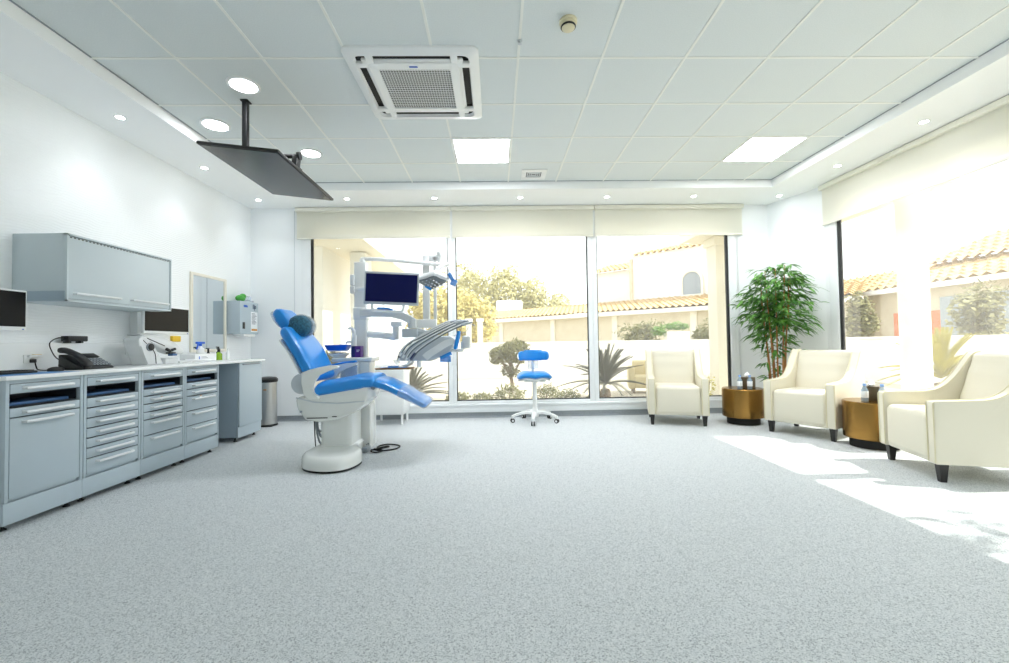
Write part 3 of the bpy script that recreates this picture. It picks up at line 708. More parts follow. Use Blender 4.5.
mb = MB(); mb.pad(bk, [.245, .25, .255, .26, .263, .266, .268, .268, .268, .266, .264, .26, .256, .25, .244, .236, .226], .066, rnd=.05, bow=.02); mb.build('backrest', 'blue', dc)
mb = MB(); mb.pad([p+V((-.068, 0, -.022)) for p in bk[1:-3]], .20, .022, rnd=.03); mb.build('back_shell', 'whitegl', dc)
mb = MB(); mb.box((-.012, -.045, -.09), (.012, .045, .09), .004, mx=rotm((-1.905, CY, 1.185), 0, -.62)); mb.build('headrest_bar', 'dark', dc)
mb = MB(); mb.pad([(-1.90, CY, 1.235), (-1.935, CY, 1.285), (-1.965, CY, 1.325)], [.14, .155, .145], [.065, .072, .06], rnd=.05, bow=.015); hr = mb.build('headrest', 'blue', dc)
mb = MB(); mb.pad([(-1.945, CY, 1.245), (-1.975, CY, 1.29), (-2.0, CY, 1.325)], [.13, .145, .13], [.038, .04, .036], rnd=.035); mb.build('film_cover', 'clearfilm', hr)
arm = [(-1.371, .868), (-1.36, .852), (-1.371, .836), (-1.48, .818), (-1.54, .79), (-1.58, .735), (-1.597, .66), (-1.59, .625), (-1.53, .6), (-1.528, .572), (-1.62, .569), (-1.665, .617), (-1.683, .72), (-1.682, .808), (-1.61, .832), (-1.53, .852), (-1.45, .866)]
mb = MB(); mb.prism(arm, 'y', 3.785, 3.83, .012, 3); mb.build('armrest', 'whitegl', dc)
mb = MB(); mb.prism(arm, 'y', 4.285, 4.345, .012, 3); fa = mb.build('armrest', 'whitegl', dc)
mb = MB(); mb.pad([(-1.62, 4.315, .845), (-1.50, 4.315, .868), (-1.39, 4.315, .878)], .032, .012, rnd=.02); mb.build('arm_pad', 'blue', fa)
mb = MB(); mb.box((-1.60, 4.350, .70), (-1.38, 4.354, .855), .002); mb.build('film_cover', 'clearfilm', fa)
mb = MB(); mb.cyl((-1.715, 3.86, .705), (-1.715, 3.93, .705), .092, n=32, bev=.012); mb.build('hinge_cover', 'ltgrey', dc)
for i, (a, b_, z) in enumerate(((-1.70, -1.57, .13), (-1.685, -1.56, .19), (-1.69, -1.54, .24))):
    MB().tube(crom([(a, 4.12+.02*i, .40), (a+.01, 4.11, .28), ((a+b_)/2, 4.09, z), (b_-.01, 4.11, .28), (b_, 4.12, .40)], 6), .009 if i != 1 else .012, 8).build('hose', 'midgrey', dc)
MB().tube(crom([(-1.70, 4.1, .38), (-1.695, 4.1, .2), (-1.66, 4.05, .05), (-1.63, 4.02, .025)], 6), .005, 6).build('cable', 'dark', dc)
hp = thing('head_pillow', 'round teal head pillow in clear film on the dental chair headrest', 'pillow', (-1.80, 4.06, 1.13))
pm = rotm((-1.795, 4.06, 1.222), .12, .15)
mb = MB(); mb.tube([pm @ V((0, y, 0)) for y in (-.135, -.13, -.115, -.09, 0, .09, .115, .13, .135)], [.02, .06, .085, .097, .102, .097, .085, .06, .02], 24); mb.build('cushion', 'teal', hp)
mb = MB(); mb.tube([pm @ V((.006, y, .004)) for y in (-.05, .0, .09, .12, .142)], [.106, .107, .102, .088, .03], 24); mb.build('film_cover', 'clearfilm', hp)

# ------------------------------------------------------------------ dental unit
du = thing('dental_unit', 'white dental treatment unit with monitor, lamp and instrument arms', 'dental unit', (-1.4, 4.5, 0))
mb = MB(); mb.box((-1.560, 4.38, .02), (-1.430, 4.60, .872), .012); mb.box((-1.428, 4.36, .02), (-1.365, 4.60, .872), .008); mb.box((-1.363, 4.37, .0), (-1.262, 4.58, .872), .012); mb.build('cabinet', 'whitegl', du)
mb = MB(); mb.box((-1.285, 4.362, .05), (-1.27, 4.37, .065)); mb.box((-1.30, 4.362, .045), (-1.29, 4.37, .053)); mb.build('screw', 'midgrey', du)
MB().box((-1.64, 4.36, .872), (-1.235, 4.66, .915), .014, 3).build('top_slab', 'whitegl', du)
mb = MB(); mb.lathe([(.06, .0), (.07, .006), (.10, .03), (.112, .04), (.106, .044), (.09, .034), (.04, .012), (0, .010)], (-1.60, 4.47, .9155)); mb.build('spittoon_bowl', 'whitegl', du)
mb = MB(); mb.lathe([(0, .038), (.07, .040), (.075, .050), (.06, .052), (0, .046)], (-1.60, 4.47, .9155)); mb.build('bowl_sieve', 'navy', du)
mb = MB(); mb.tube(crom([(-1.445, 4.46, .915), (-1.445, 4.46, 1.02), (-1.442, 4.46, 1.13), (-1.448, 4.46, 1.19), (-1.475, 4.46, 1.215), (-1.50, 4.46, 1.205)], 5), [.032]*6+[.026]*5+[.018]*5+[.014]*10, 12); mb.build('cup_filler', 'white', du)
mb = MB(); mb.tube(crom([(-1.445, 4.46, 1.07), (-1.50, 4.46, 1.075), (-1.525, 4.46, 1.06)], 4), .012, 8); mb.build('spout', 'white', du)
col = MB().box((-1.462, 4.52, .91), (-1.336, 4.62, 1.908), .014, 3).build('column', 'white', du)
mb = MB(); mb.box((-1.50, 4.50, 1.66), (-1.455, 4.60, 1.775), .012); mb.box((-1.50, 4.50, 1.575), (-1.45, 4.60, 1.655), .012); mb.build('column_clamp', 'white', du)
mb = MB(); mb.box((-1.47, 4.508, 1.30), (-1.33, 4.63, 1.43), .01); mb.build('arm_collar', 'white', du)
# upper lamp arm and head
mb = MB(); mb.cyl((-1.385, 4.57, 1.90), (-1.385, 4.57, 1.945), .03); mb.tube(crom([(-1.40, 4.57, 1.945), (-1.25, 4.58, 1.943), (-.95, 4.62, 1.925), (-.62, 4.66, 1.895), (-.50, 4.66, 1.885)], 5), [.021]*21, 10); mb.build('lamp_arm', 'white', du)
mb = MB(); mb.tube(crom([(-.50, 4.64, 1.895), (-.53, 4.56, 1.87), (-.56, 4.46, 1.83), (-.60, 4.42, 1.78)], 5), .022, 10); mb.build('lamp_joint', 'offwhite', du)
la = V((-.786, 4.42, 1.683)); lb_ = V((-.668, 4.58, 1.618)); lc = V((-.482, 4.42, 1.678)); ld = V((-.588, 4.22, 1.705))
nrm = (lb_-la).cross(ld-la).normalized(); nrm = nrm if nrm.z > 0 else -nrm
cen = (la+lb_+lc+ld)/4
def lampring(f, h): return [cen+(p-cen)*f+nrm*h for p in crom([la, (la+lb_)/2*1.0, lb_, (lb_+lc)/2, lc, (lc+ld)/2, ld, (ld+la)/2], 3, True)]
MB().loft([lampring(.97, -.002), lampring(1.04, .012), lampring(1.04, .03), lampring(.8, .075), lampring(.4, .10)]).build('lamp_head', 'white', du)
lg = MB().loft([lampring(.93, -.010), lampring(.985, -.001)]).build('lamp_reflector', 'lampgrey', du)
mb = MB()
for i in range(-2, 3):
    for j in range(-1, 2):
        p = cen+(lb_-la)*.19*i+(ld-la)*.24*j+nrm*(-.0115); mb.ball(p, .014, 8, 6)
mb.build('lamp_lens', 'chrome', lg)
mb = MB(); mb.tube(crom([lc+V((.0, .03, .03)), (-.44, 4.30, 1.72), (-.45, 4.36, 1.785)], 4), .016, 8); mb.build('lamp_handle', 'ltgrey', du)
mb = MB(); mb.box((-.017, -.05, -.035), (.017, .05, .035), .006, mx=rotm((-.43, 4.28, 1.70), 0, -.5)); mb.box((-.025, -.03, -.03), (.03, .03, .03), .006, mx=rotm((-.405, 4.29, 1.645), 0, .4)); mb.build('handle_film', 'bluefilm', du)
mb = MB(); mb.tube([(-.72, 4.50, 1.645), (-.66, 4.52, 1.605)], .014, 8); mb.build('handle_tip', 'blue', du)
# monitor
mm = Matrix.Translation((-1.035, 4.36, 1.604)) @ Matrix.Rotation(.05, 4, 'Y') @ Matrix.Rotation(.03, 4, 'Z')
mo = MB().box((-.272, 0, -.165), (.272, .035, .165), .008, mx=mm).build('monitor', 'ltgrey', du)
MB().box((-.256, -.003, -.138), (.256, .001, .142), mx=mm).build('monitor_screen', 'bluescreen', mo)
mb = MB(); mb.tube(crom([mm @ V((-.19, .02, -.16)), mm @ V((-.185, .02, -.21)), mm @ V((-.16, .02, -.232)), mm @ V((.08, .02, -.232)), mm @ V((.12, .02, -.21)), mm @ V((.125, .02, -.16))], 5), .013, 8); mb.build('monitor_handle', 'white', mo)
mb = MB(); mb.cyl((-1.45, 4.55, 1.62), (-1.25, 4.44, 1.62), .025); mb.box((-1.2, 4.39, 1.5), (-.95, 4.43, 1.7), .01); mb.tube([(-1.25, 4.44, 1.62), (-1.1, 4.42, 1.61)], .022); mb.build('monitor_mount', 'white', du)
# delivery arm
mb = MB(); P = [V((-1.39, 4.52, 1.368)), V((-1.25, 4.5, 1.372)), V((-1.08, 4.5, 1.366)), V((-.96, 4.5, 1.335)), V((-.86, 4.5, 1.285)), V((-.82, 4.5, 1.255))]
mb.loft([[p+V((0, y*.04, z*h)) for y, z in ((-1, -.8), (-.8, -1), (.8, -1), (1, -.8), (1, .8), (.8, 1), (-.8, 1), (-1, .8))] for p, h in zip(P, (.042, .042, .042, .044, .046, .044))]); mb.build('delivery_arm', 'offwhite', du)
mb = MB(); mb.cyl((-.855, 4.5, 1.205), (-.855, 4.5, 1.30), .047, bev=.006); mb.build('arm_pivot', 'offwhite', du)
mb = MB(); mb.pad([(-1.19, 4.47, 1.402+.012), (-1.10, 4.47, 1.41), (-1.06, 4.47, 1.398)], .042, .010, rnd=.015); mb.build('arm_film', 'blue', du)
mb = MB(); mb.box((-.955, 4.44, 1.11), (-.795, 4.56, 1.20), .012); mb.tube([(-.82, 4.5, 1.165), (-.66, 4.5, 1.12), (-.60, 4.5, 1.08)], .05, 10); mb.build('lower_arm', 'ltgrey', du)
mb = MB(); mb.tube(crom([(-1.34, 4.57, 1.153), (-1.2, 4.58, 1.14), (-1.05, 4.58, 1.118)], 4), .036, 10); mb.cyl((-1.045, 4.58, 1.09), (-1.045, 4.58, 1.235), .034, bev=.006); mb.box((-1.09, 4.54, 1.23), (-.98, 4.62, 1.28), .008); mb.build('assistant_arm', 'white', du)
# lamp post behind
mb = MB(); mb.box((-.865, 4.66, 1.215), (-.63, 4.74, 1.305), .008); mb.build('post_foot', 'offwhite', du)
mb = MB(); mb.box((-.775, 4.67, 1.30), (-.703, 4.73, 1.995), .008); mb.box((-.66, 4.68, 1.30), (-.628, 4.72, 1.985), .005); mb.box((-.76, 4.68, 1.94), (-.60, 4.73, 2.005), .006); mb.build('lamp_post', 'offwhite', du)
mb = MB(); mb.cyl((-.588, 4.7, 1.87), (-.588, 4.7, 1.99), .024); mb.cyl((-.588, 4.7, 1.985), (-.588, 4.7, 2.04), .034, bev=.005); mb.build('post_cap', 'white', du)
# delivery head
headp = [(-.976, .874), (-.985, .905), (-.93, .965), (-.861, 1.045), (-.727, 1.10), (-.60, 1.115), (-.46, 1.122), (-.418, 1.09), (-.425, 1.02), (-.471, .945), (-.574, .902), (-.657, .866)]
mb = MB(); mb.prism(headp, 'y', 4.40, 4.66, .018, 3); mb.build('delivery_head', 'ltgrey', du)
strap = crom([(-.74, 0, .925), (-.70, 0, .96), (-.62, 0, 1.01), (-.52, 0, 1.07), (-.43, 0, 1.10)], 5)
mb = MB(); mb.loft([[p+V((dx, y, dz)) for y, dx, dz in ((4.392, 0, 0), (4.392, .05, -.052), (4.402, .05, -.052), (4.402, 0, 0))] for p in strap]); mb.build('head_strap', 'white', du)
rods = [[(-.985, .873), (-.933, .985), (-.812, 1.085), (-.558, 1.225), (-.430, 1.262)], [(-.960, .925), (-.872, 1.043), (-.71, 1.13), (-.487, 1.235), (-.385, 1.262)],
        [(-.924, .905), (-.842, 1.022), (-.68, 1.118), (-.457, 1.227), (-.345, 1.260)], [(-.890, .881), (-.813, .991), (-.66, 1.095), (-.437, 1.208), (-.310, 1.250)], [(-.864, .845), (-.762, .975), (-.559, 1.112), (-.376, 1.205), (-.272, 1.238)]]
for i, rd in enumerate(rods):
    y0 = 4.375-.022*i; pts = crom([(x, y0-.02*k/4, z) for k, (x, z) in enumerate(rd)], 6)
    h = MB().tube(pts, [.013]*7+[.011]*(len(pts)-7), 8).build('handpiece', 'white', du)
    MB().tube([p+V((0, -.012, -.010)) for p in pts[2:-3]], .006, 6).build('hose', 'lampgrey', h)
    MB().tube([pts[-5], pts[-3], pts[-1], pts[-1]+(pts[-1]-pts[-3]).normalized()*.05], [.013, .017, .015, .009], 10).build('instrument_head', 'midgrey' if i % 2 else 'ltgrey', h)
    if i in (0, 4): MB().tube(pts[2:6], .0145, 8).build('grip_band', 'navy', h)
mb = MB(); mb.tube(crom([(-.26, 4.38, 1.238), (-.225, 4.38, 1.232), (-.205, 4.38, 1.215)], 4), .005, 6); mb.tube(crom([(-.27, 4.38, 1.21), (-.29, 4.38, 1.165), (-.35, 4.38, 1.14), (-.42, 4.4, 1.12)], 5), .003, 6); mb.build('suction_tip', 'midgrey', du)
mb = MB(); mb.tube([(-.365, 4.375, 1.165), (-.372, 4.37, 1.12), (-.40, 4.37, 1.0), (-.41, 4.37, .985)], [.018, .022, .02, .014], 10); mb.build('side_handle', 'blue', du)
mb = MB(); mb.box((-.46, 4.42, .955), (-.33, 4.48, .99), .006); mb.box((-.335, 4.41, .99), (-.255, 4.5, 1.12), .016, 3); mb.cyl((-.33, 4.45, .985), (-.33, 4.45, 1.06), .024); mb.build('side_bracket', 'offwhite', du)
mb = MB(); mb.tube([(-.555, 4.385, .895), (-.445, 4.385, .945)], .018, 10); mb.build('front_handle', 'blue', du)
mb = MB(); mb.box((-.56, 4.383, .855), (-.45, 4.388, .915), .001); mb.build('front_film', 'bluefilm', du)
mb = MB(); mb.tube([(-.85, 4.5, .87), (-.86, 4.48, .84), (-.95, 4.45, .815)], .014, 8); mb.cyl((-.79, 4.5, .80), (-.79, 4.5, .88), .022); mb.build('tray_arm', 'white', du)
mb = MB()
mb.loft([[V((x, y, z)) for x, y in rrect(-1.20+d, 4.30+d, -.83-d, 4.52-d, .03)] for z, d in ((.792, .008), (.800, 0), (.806, 0), (.802, .006))]); mb.build('instrument_tray', 'gold', du)
# things on the unit
dt = thing('supply_tray', 'blue plastic tray resting over the spittoon of the dental unit', 'tray', (-1.6, 4.45, .98))
MB().loft([[V((x, y, z)) for x, y in rrect(-1.715+d, 4.36+d, -1.485-d, 4.54-d, .02)] for z, d in ((.990, .022), (1.045, 0), (1.045, .005), (.996, .026))]).build('tray', 'trayblue', dt)
mb = MB(); mb.box((-1.68, 4.40, .997), (-1.60, 4.46, 1.03), .004); mb.box((-1.58, 4.42, .997), (-1.52, 4.50, 1.05), .004); mb.build('contents', 'bluecap', dt)
MB().loft([[V((x, y, z)) for x, y in rrect(-1.70+d, 4.37+d, -1.50-d, 4.53-d, .02)] for z, d in ((.978, .02), (.989, .01))]).build('tray_foot', 'white', dt)
gb = thing('glove_box', 'purple and navy glove box standing on the dental unit top', 'box', (-1.40, 4.44, .916))
MB().box((-1.448, 4.40, .9155), (-1.36, 4.50, 1.03), .002).build('carton', 'purple', gb)
MB().box((-1.4485, 4.399, .9155), (-1.415, 4.401, 1.03), 0).build('navy_panel', 'navy', gb)
mb = MB(); mb.box((-1.40, 4.3985, .985), (-1.37, 4.4005, .992)); mb.box((-1.40, 4.3985, .972), (-1.378, 4.4005, .978)); mb.build('print', 'labelw', gb)
for i, (x, y, l, a, m, t) in enumerate(((-1.10, 4.38, .14, .2, 'chrome', 'thin steel dental probe lying in the brass instrument tray'), (-1.0, 4.44, .15, -.25, 'chrome', 'steel tweezers lying across the brass instrument tray'))):
    tag(MB().tube([(x-l/2*math.cos(a), y-l/2*math.sin(a), .808), (x+l/2*math.cos(a), y+l/2*math.sin(a), .808)], [.004, .003], 6).build('dental_probe' if i == 0 else 'tweezers', m), t, 'instrument')
tag(MB().box((-1.15, 4.33, .806), (-.90, 4.49, .812), .002).box((-1.08, 4.36, .811), (-.98, 4.45, .826), .006).build('instrument_wrap', 'bluefilm'), 'pale blue folded wrap in the brass instrument tray', 'wrap')
tag(MB().tube(crom([(-1.235, 4.30, .012), (-1.2, 4.3, .012), (-1.12, 4.26, .010), (-1.0, 4.33, .010), (-.99, 4.46, .010), (-1.12, 4.53, .010), (-1.20, 4.45, .010), (-1.17, 4.35, .010), (-1.08, 4.38, .020), (-1.12, 4.43, .012), (-1.21, 4.32, .010), (-1.22, 4.25, .010), (-1.16, 4.20, .010), (-1.10, 4.24, .018), (-1.2, 4.28, .026)], 8), .0075, 6).build('foot_control_cable', 'matt'), 'coiled black cable on the floor beside the dental unit', 'cable')
fc = MB().box((-1.305, 4.215, .002), (-1.245, 4.345, .05), .01); tag(fc.build('floor_junction', 'midgrey'), 'grey hose junction on the floor at the foot of the dental unit', 'junction')

# mobile cabinet by the window
mc = thing('mobile_cabinet', 'low white dental storage cabinet on legs under the window', 'cabinet', (-1.39, 5.8, 0))
MB().box((-1.60, 5.62, .135), (-1.19, 6.02, .775), .008).build('body', 'white', mc)
for z0, z1 in ((.62, .755), (.47, .61), (.15, .46)): 
    d = MB().box((-1.585, 5.606, z0), (-1.205, 5.622, z1), .004).build('drawer', 'white', mc)
    MB().box((-1.48, 5.598, z1-.02), (-1.31, 5.608, z1-.01), .002).build('grip', 'ltgrey', d)
for x in (-1.57, -1.22):
    for y in (5.66, 5.98): MB().cyl((x, y, 0), (x, y, .14), .016).build('leg', 'white', mc)
mb = MB(); mb.lathe([(0, 0), (.02, 0), (.05, .05), (.055, .06), (.045, .06), (0, .02)], (-1.30, 5.75, .776)); tag(mb.build('bowl', 'white'), 'small white bowl on top of the low storage cabinet', 'bowl')

# ------------------------------------------------------------------ stool
st = thing('dental_stool', 'blue saddle stool with backrest on white castors', 'stool', (.475, 5.70, 0))
sx, sy = .508, 5.70
mb = MB(); mb.lathe([(.0, .07), (.05, .07), (.055, .13), (.035, .16), (.030, .19), (0, .19)], (sx, sy, 0)); mb.build('hub', 'white', st)
MB().cyl((sx, sy, .15), (sx, sy, .53), .029).build('gas_column', 'white', st)
for k in range(5):
    a = math.radians(-100+72*k); d = V((math.cos(a), math.sin(a), 0)); c = V((sx, sy, 0))
    mb = MB(); P = [c+d*.03+V((0, 0, .115)), c+d*.13+V((0, 0, .125)), c+d*.24+V((0, 0, .105)), c+d*.30+V((0, 0, .082))]; mb.pad(crom(P, 3), [.026]*4+[.024]*3+[.02]*3, [.02]*5+[.016]*5, across=V((-d.y, d.x, 0)), rnd=.015, n=12)
    lg_ = mb.build('leg', 'white', st)
    e = c+d*.30; t = V((-d.y, d.x, 0)); w = MB()
    for s_ in (-1, 1): w.cyl(e+t*.006*s_+V((0, 0, .028)), e+t*.024*s_+V((0, 0, .028)), .028, n=16, bev=.004)
    w.build('caster', 'dark', lg_)
    MB().cyl(e-t*.026+V((0, 0, .028)), e+t*.026+V((0, 0, .028)), .015, n=12).cyl(e+V((0, 0, .03)), e+V((0, 0, .075)), .010, n=10).build('caster_cap', 'white', lg_)
mb = MB(); mb.box((sx-.14, sy-.10, .525), (sx+.14, sy+.12, .55), .01); mb.build('seat_plate', 'white', st)
def saddle(zoff, hw, th, yl0, yl1, name, m):
    rings = []
    N = 17
    for i in range(N):
        u = -1+2*i/(N-1); x = sx+hw*u
        rise = .030*abs(u)**1.2-.028*math.cos(u*PI)*.5
        rr = max(.16, (1-abs(u)**5)**.5) if abs(u) < 1 else .16
        yc = sy+.01; L = (yl1-yl0)/2*rr
        z = .602+zoff-.030*abs(u)**2+.022*(1-math.cos(u*PI))/2*0
        z += .022*math.sin(min(1, abs(u)/.7)*PI/2)-.020*max(0, abs(u)-.7)/.3
        ring = []
        for k in range(20):
            a = 2*PI*k/20; ca, sa = math.cos(a), math.sin(a)
            yy = abs(ca)**(2/3)*(1 if ca >= 0 else -1); zz = abs(sa)**(2/2.6)*(1 if sa >= 0 else -1)
            ring.append(V((x, yc+L*yy, z+th*zz*rr+.018*max(0, yy)**2)))
        rings.append(ring)
    MB().loft(rings).build(name, m, st)
saddle(0, .232, .042, sy-.19, sy+.19, 'seat', 'blue')
saddle(-.042, .215, .022, sy-.17, sy+.17, 'seat_shell', 'white')
mb = MB(); mb.tube(crom([(sx, sy+.08, .54), (sx, sy+.19, .56), (sx, sy+.225, .64), (sx, sy+.215, .80)], 5), .022, 10); mb.build('back_post', 'white', st)
mb = MB(); mb.box((sx-.075, sy+.175, .68), (sx+.075, sy+.215, .80), .012); mb.build('back_bracket', 'clearfilm', st)
P = [(sx-.165, sy+.13, .860), (sx-.09, sy+.165, .866), (sx, sy+.178, .868), (sx+.09, sy+.165, .866), (sx+.165, sy+.13, .860)]
mb = MB(); mb.pad(crom(P, 4), [.062]*3+[.072]*11+[.062]*3, .028, across=(0, 0, 1), rnd=.05, e=2.6); mb.build('backrest', 'blue', st)
mb = MB(); mb.tube(crom([(sx-.19, sy+.12, .90), (sx-.21, sy+.10, .86), (sx-.2, sy+.10, .82)], 4), .008, 8); mb.build('back_lever', 'white', st)

# ------------------------------------------------------------------ armchairs
def make_armchair(loc, rz, label):
    r = thing('armchair', label, 'armchair', loc, rz)
    W, D = .346, .36
    for x in (-.30, .30):
        for y in (-.30, .24):
            mb = MB(); t = -.02 if y < 0 else .03
            mb.loft([[V((x+s*a, y+t*0+k*a, z)) for s, k in ((-1, -1), (1, -1), (1, 1), (-1, 1))] for z, a in ((0, .018), (.135, .028))]); mb.build('leg', 'wood', r, local=True)
    mb = MB(); mb.box((-W+.08, -D+.02, .125), (W-.08, D-.02, .34), .02, 3); mb.build('seat_base', 'leather', r, local=True)
    mb = MB(); mb.box((-W+.083, -D+.005, .135), (W-.083, D-.12, .475), .045, 4)
    for v in mb.bm.verts:
        if v.co.z > .4: v.co.z += .022*(1-(v.co.x/.3)**2)*(1-((v.co.y+.06)/.33)**2)
    bmesh.ops.subdivide_edges(mb.bm, edges=mb.bm.edges, cuts=1, use_grid_fill=True)
    mb.build('seat_cushion', 'leather', r, local=True, ang=60)
    P = crom([(0, .17, .42), (0, .20, .55), (0, .245, .72), (0, .28, .865)], 4)
    mb = MB(); mb.pad(P, [.272]*5+[.27]*4+[.268]*4, [.065]*6+[.06]*4+[.05]*3, across=(1, 0, 0), rnd=.04, bow=-.0); mb.build('backrest', 'leather', r, local=True)
    mb = MB(); mb.pad(crom([(0, .275, .14), (0, .29, .5), (0, .325, .86)], 5), .33, .035, across=(1, 0, 0), rnd=.03); mb.build('back_panel', 'leather', r, local=True)
    top = crom([(0, -.35, .572), (0, -.2, .578), (0, -.03, .590), (0, .07, .635), (0, .15, .72), (0, .215, .82), (0, .265, .895), (0, .315, .915)], 4)
    for s in (-1, 1):
        poly = [(-.355, .13), (-.358, .572)]+[(p.y, p.z) for p in top[1:]]+[(.345, .905), (.335, .6), (.32, .13)]
        x0, x1 = (s*(W-.085), s*W) if s > 0 else (s*W, s*(W-.085))
        a = MB().prism(poly, 'x', x0, x1, .014, 3).build('arm', 'leather', r, local=True)
        pp = MB()
        for xx in (x0+.006, x1-.006): pp.tube([V((xx, -.357, .14)), V((xx, -.360, .56))]+[V((xx, p.y, p.z+.001)) for p in top], .0048, 6)
        pp.build('piping', 'piping', a, local=True)
    return r
a1 = make_armchair((2.315, 5.565, 0), math.radians(-17.4), 'cream leather armchair standing alone in front of the back window')
def place(front_l, front_r, label):
    fl, fr = V(front_l), V(front_r); e = (fr-fl).normalized(); n = V((-e.y, e.x))
    c = (fl+fr)/2+n*.30
    return dup(a1, (c.x, c.y, 0), math.atan2(e.y, e.x), label)
place((3.092, 4.826), (3.385, 4.306), 'cream leather armchair between the two bronze drum tables, by the bamboo')
place((3.346, 3.627), (3.18, 3.058), 'cream leather armchair seen from its side, cut by the picture edge')

# ------------------------------------------------------------------ drum tables and bits
def drum(x, y, label):
    r = thing('drum_table', label, 'side table', (x, y, 0))
    MB().lathe([(0, 0), (.185, 0), (.185, .10), (0, .10)], (x, y, 0), 40).build('plinth', 'matt', r)
    MB().lathe([(0, .085), (.228, .085), (.235, .092), (.235, .425), (.230, .432), (0, .432)], (x, y, 0), 56).build('drum', 'bronze', r)
    MB().lathe([(0, .430), (.226, .430), (.226, .4335), (0, .4335)], (x, y, 0), 56).build('tabletop', 'bronze', r)
    return r
T1, T2 = (3.07, 5.345), (3.60, 4.085)
drum(*T1, 'bronze drum table beside the lone armchair, near the bamboo')
drum(*T2, 'bronze drum table between the two angled armchairs, standing in sunlight')
def water(x, y, label):
    r = thing('water_bottle', label, 'bottle', (x, y, .4335)); c = (x, y, .434)
    MB().lathe([(0, 0), (.026, 0), (.029, .006), (.028, .04), (.029, .07), (.028, .105), (.014, .135), (.012, .148), (0, .148)], c, 20).build('body', 'bottle', r)
    MB().lathe([(.0295, .035), (.0297, .036), (.0297, .095), (.0295, .096)], c, 20).build('label', 'labelw', r)
    MB().lathe([(0, .146), (.0145, .146), (.0145, .168), (0, .168)], c, 16).build('cap', 'bluecap', r)
def tissue(x, y, rz, label):
    r = thing('tissue_box', label, 'tissue box', (x, y, .4335), rz)
    mb = MB(); mb.box((-.062, -.062, .001), (.062, .062, .135), .004); mb.build('box', 'boxbrown', r, local=True)
    mb = MB(); mb.loft([[V((rad*math.cos(a)*(1+.25*math.sin(3*a+z*40)), rad*.6*math.sin(a), z)) for a in [2*PI*k/14 for k in range(14)]] for z, rad in ((.134, .03), (.155, .05), (.175, .035), (.195, .008))]); mb.build('tissue', 'paper_t', r, local=True)
water(T1[0]-.09, T1[1]-.10, 'water bottle with pale blue cap near the rim of the table by the lone armchair')
water(T1[0]+.01, T1[1]-.14, 'water bottle in front of the tissue box on the table by the lone armchair')
tissue(T1[0]+.06, T1[1]-.01, .5, 'dark tissue box with a white tissue on the table by the bamboo')
water(T2[0]-.10, T2[1]-.03, 'water bottle on the sunlit drum table, the one clear of its tissue box')
water(T2[0]-.015, T2[1]-.125, 'water bottle on the sunlit drum table, beside the seated armchair arm'.replace('seated ', 'cropped '))
tissue(T2[0]+.02, T2[1]+.03, .8, 'dark tissue box behind the bottles on the sunlit drum table')

# ------------------------------------------------------------------ bamboo plant
def leaf(mb, p, d, L, w, droop=.35):
    d = d.normalized(); s = d.cross(V((0, 0, 1)))
    s = s.normalized() if s.length > 1e-4 else V((1, 0, 0))
    s = (Matrix.Rotation(random.uniform(-.7, .7), 3, d) @ s)
    pts = []
    for t, ww in ((0, .12), (.25, 1), (.6, .8), (1, .03)):
        c = p+d*L*t-V((0, 0, 1))*droop*L*t*t
        pts.append((c-s*w*ww, c-V((0, 0, .15*w)), c+s*w*ww))
    vs = [[mb.bm.verts.new(q) for q in r] for r in pts]
    for i in range(3):
        for k in range(2): mb.bm.faces.new((vs[i][k], vs[i][k+1], vs[i+1][k+1], vs[i+1][k]))
bp = thing('bamboo_plant', 'tall potted bamboo with green leaves in the corner', 'plant', (3.62, 5.45, 0))
bx_, by_ = 3.585, 5.45
MB().lathe([(0, 0), (.11, 0), (.115, .01), (.135, .27), (.14, .28), (.125, .285), (.12, .25), (0, .25)], (bx_, by_, 0)).build('pot', 'pot', bp)
MB().lathe([(0, .24), (.121, .24), (.121, .256), (0, .262)], (bx_, by_, 0)).build('soil', 'soil', bp)
fol = MB()
def inroom(p): return p.y < 6.02 and p.x < 4.12 and (p.x-3.94)*.72+(p.y-6.1)*.26 < -.05*.77
for i in range(9):
    a = 2*PI*i/9+random.uniform(-.2, .2); r0 = random.uniform(.03, .085); lean = random.uniform(.05, .16); H = random.uniform(1.40, 1.86)
    P = crom([(bx_+r0*math.cos(a), by_+r0*math.sin(a), .24), (bx_+(r0+lean*.3)*math.cos(a), by_+(r0+lean*.3)*math.sin(a), .24+H*.4), (bx_+(r0+lean*.7)*math.cos(a), by_+(r0+lean*.7)*math.sin(a), .24+H*.7), (bx_+(r0+lean)*math.cos(a), by_+(r0+lean)*math.sin(a), min(1.96, .24+H*.97))], 6)
    MB().tube(P, [.011-.007*k/len(P) for k in range(len(P))], 7).build('cane', 'tan', bp)
    for k, p in enumerate(P):
        t = k/len(P)
        if p.z < .52: continue
        nb = 1 if p.z < .85 else (4 if p.z > 1.1 else 2)
        for _ in range(nb):
            if p.z < 1.0 and random.random() < .25: continue
            b = random.uniform(0, 2*PI); prof = .16 if p.z < .85 else (.24 if p.z < 1.15 else (.35 if p.z < 1.6 else (.33 if p.z < 1.8 else .2)))
            L = random.uniform(.35, 1)*prof; d = V((math.cos(b), math.sin(b), random.uniform(.05, .75)))
            tip = p+d*L
            for q in range(max(3, int(L*27))):
                u = random.uniform(.25, 1.0); c = p+d*L*u-V((0, 0, .25*L*u*u))
                dd = V((math.cos(b+random.uniform(-1.0, 1.0)), math.sin(b+random.uniform(-1.0, 1.0)), random.uniform(-.5, .25)))
                ll = random.uniform(.08, .15)
                if inroom(c+dd*ll) and inroom(c) and (c+dd*ll).z > .5: leaf(fol, c, dd, ll, random.uniform(.010, .016))
fol.keep = True
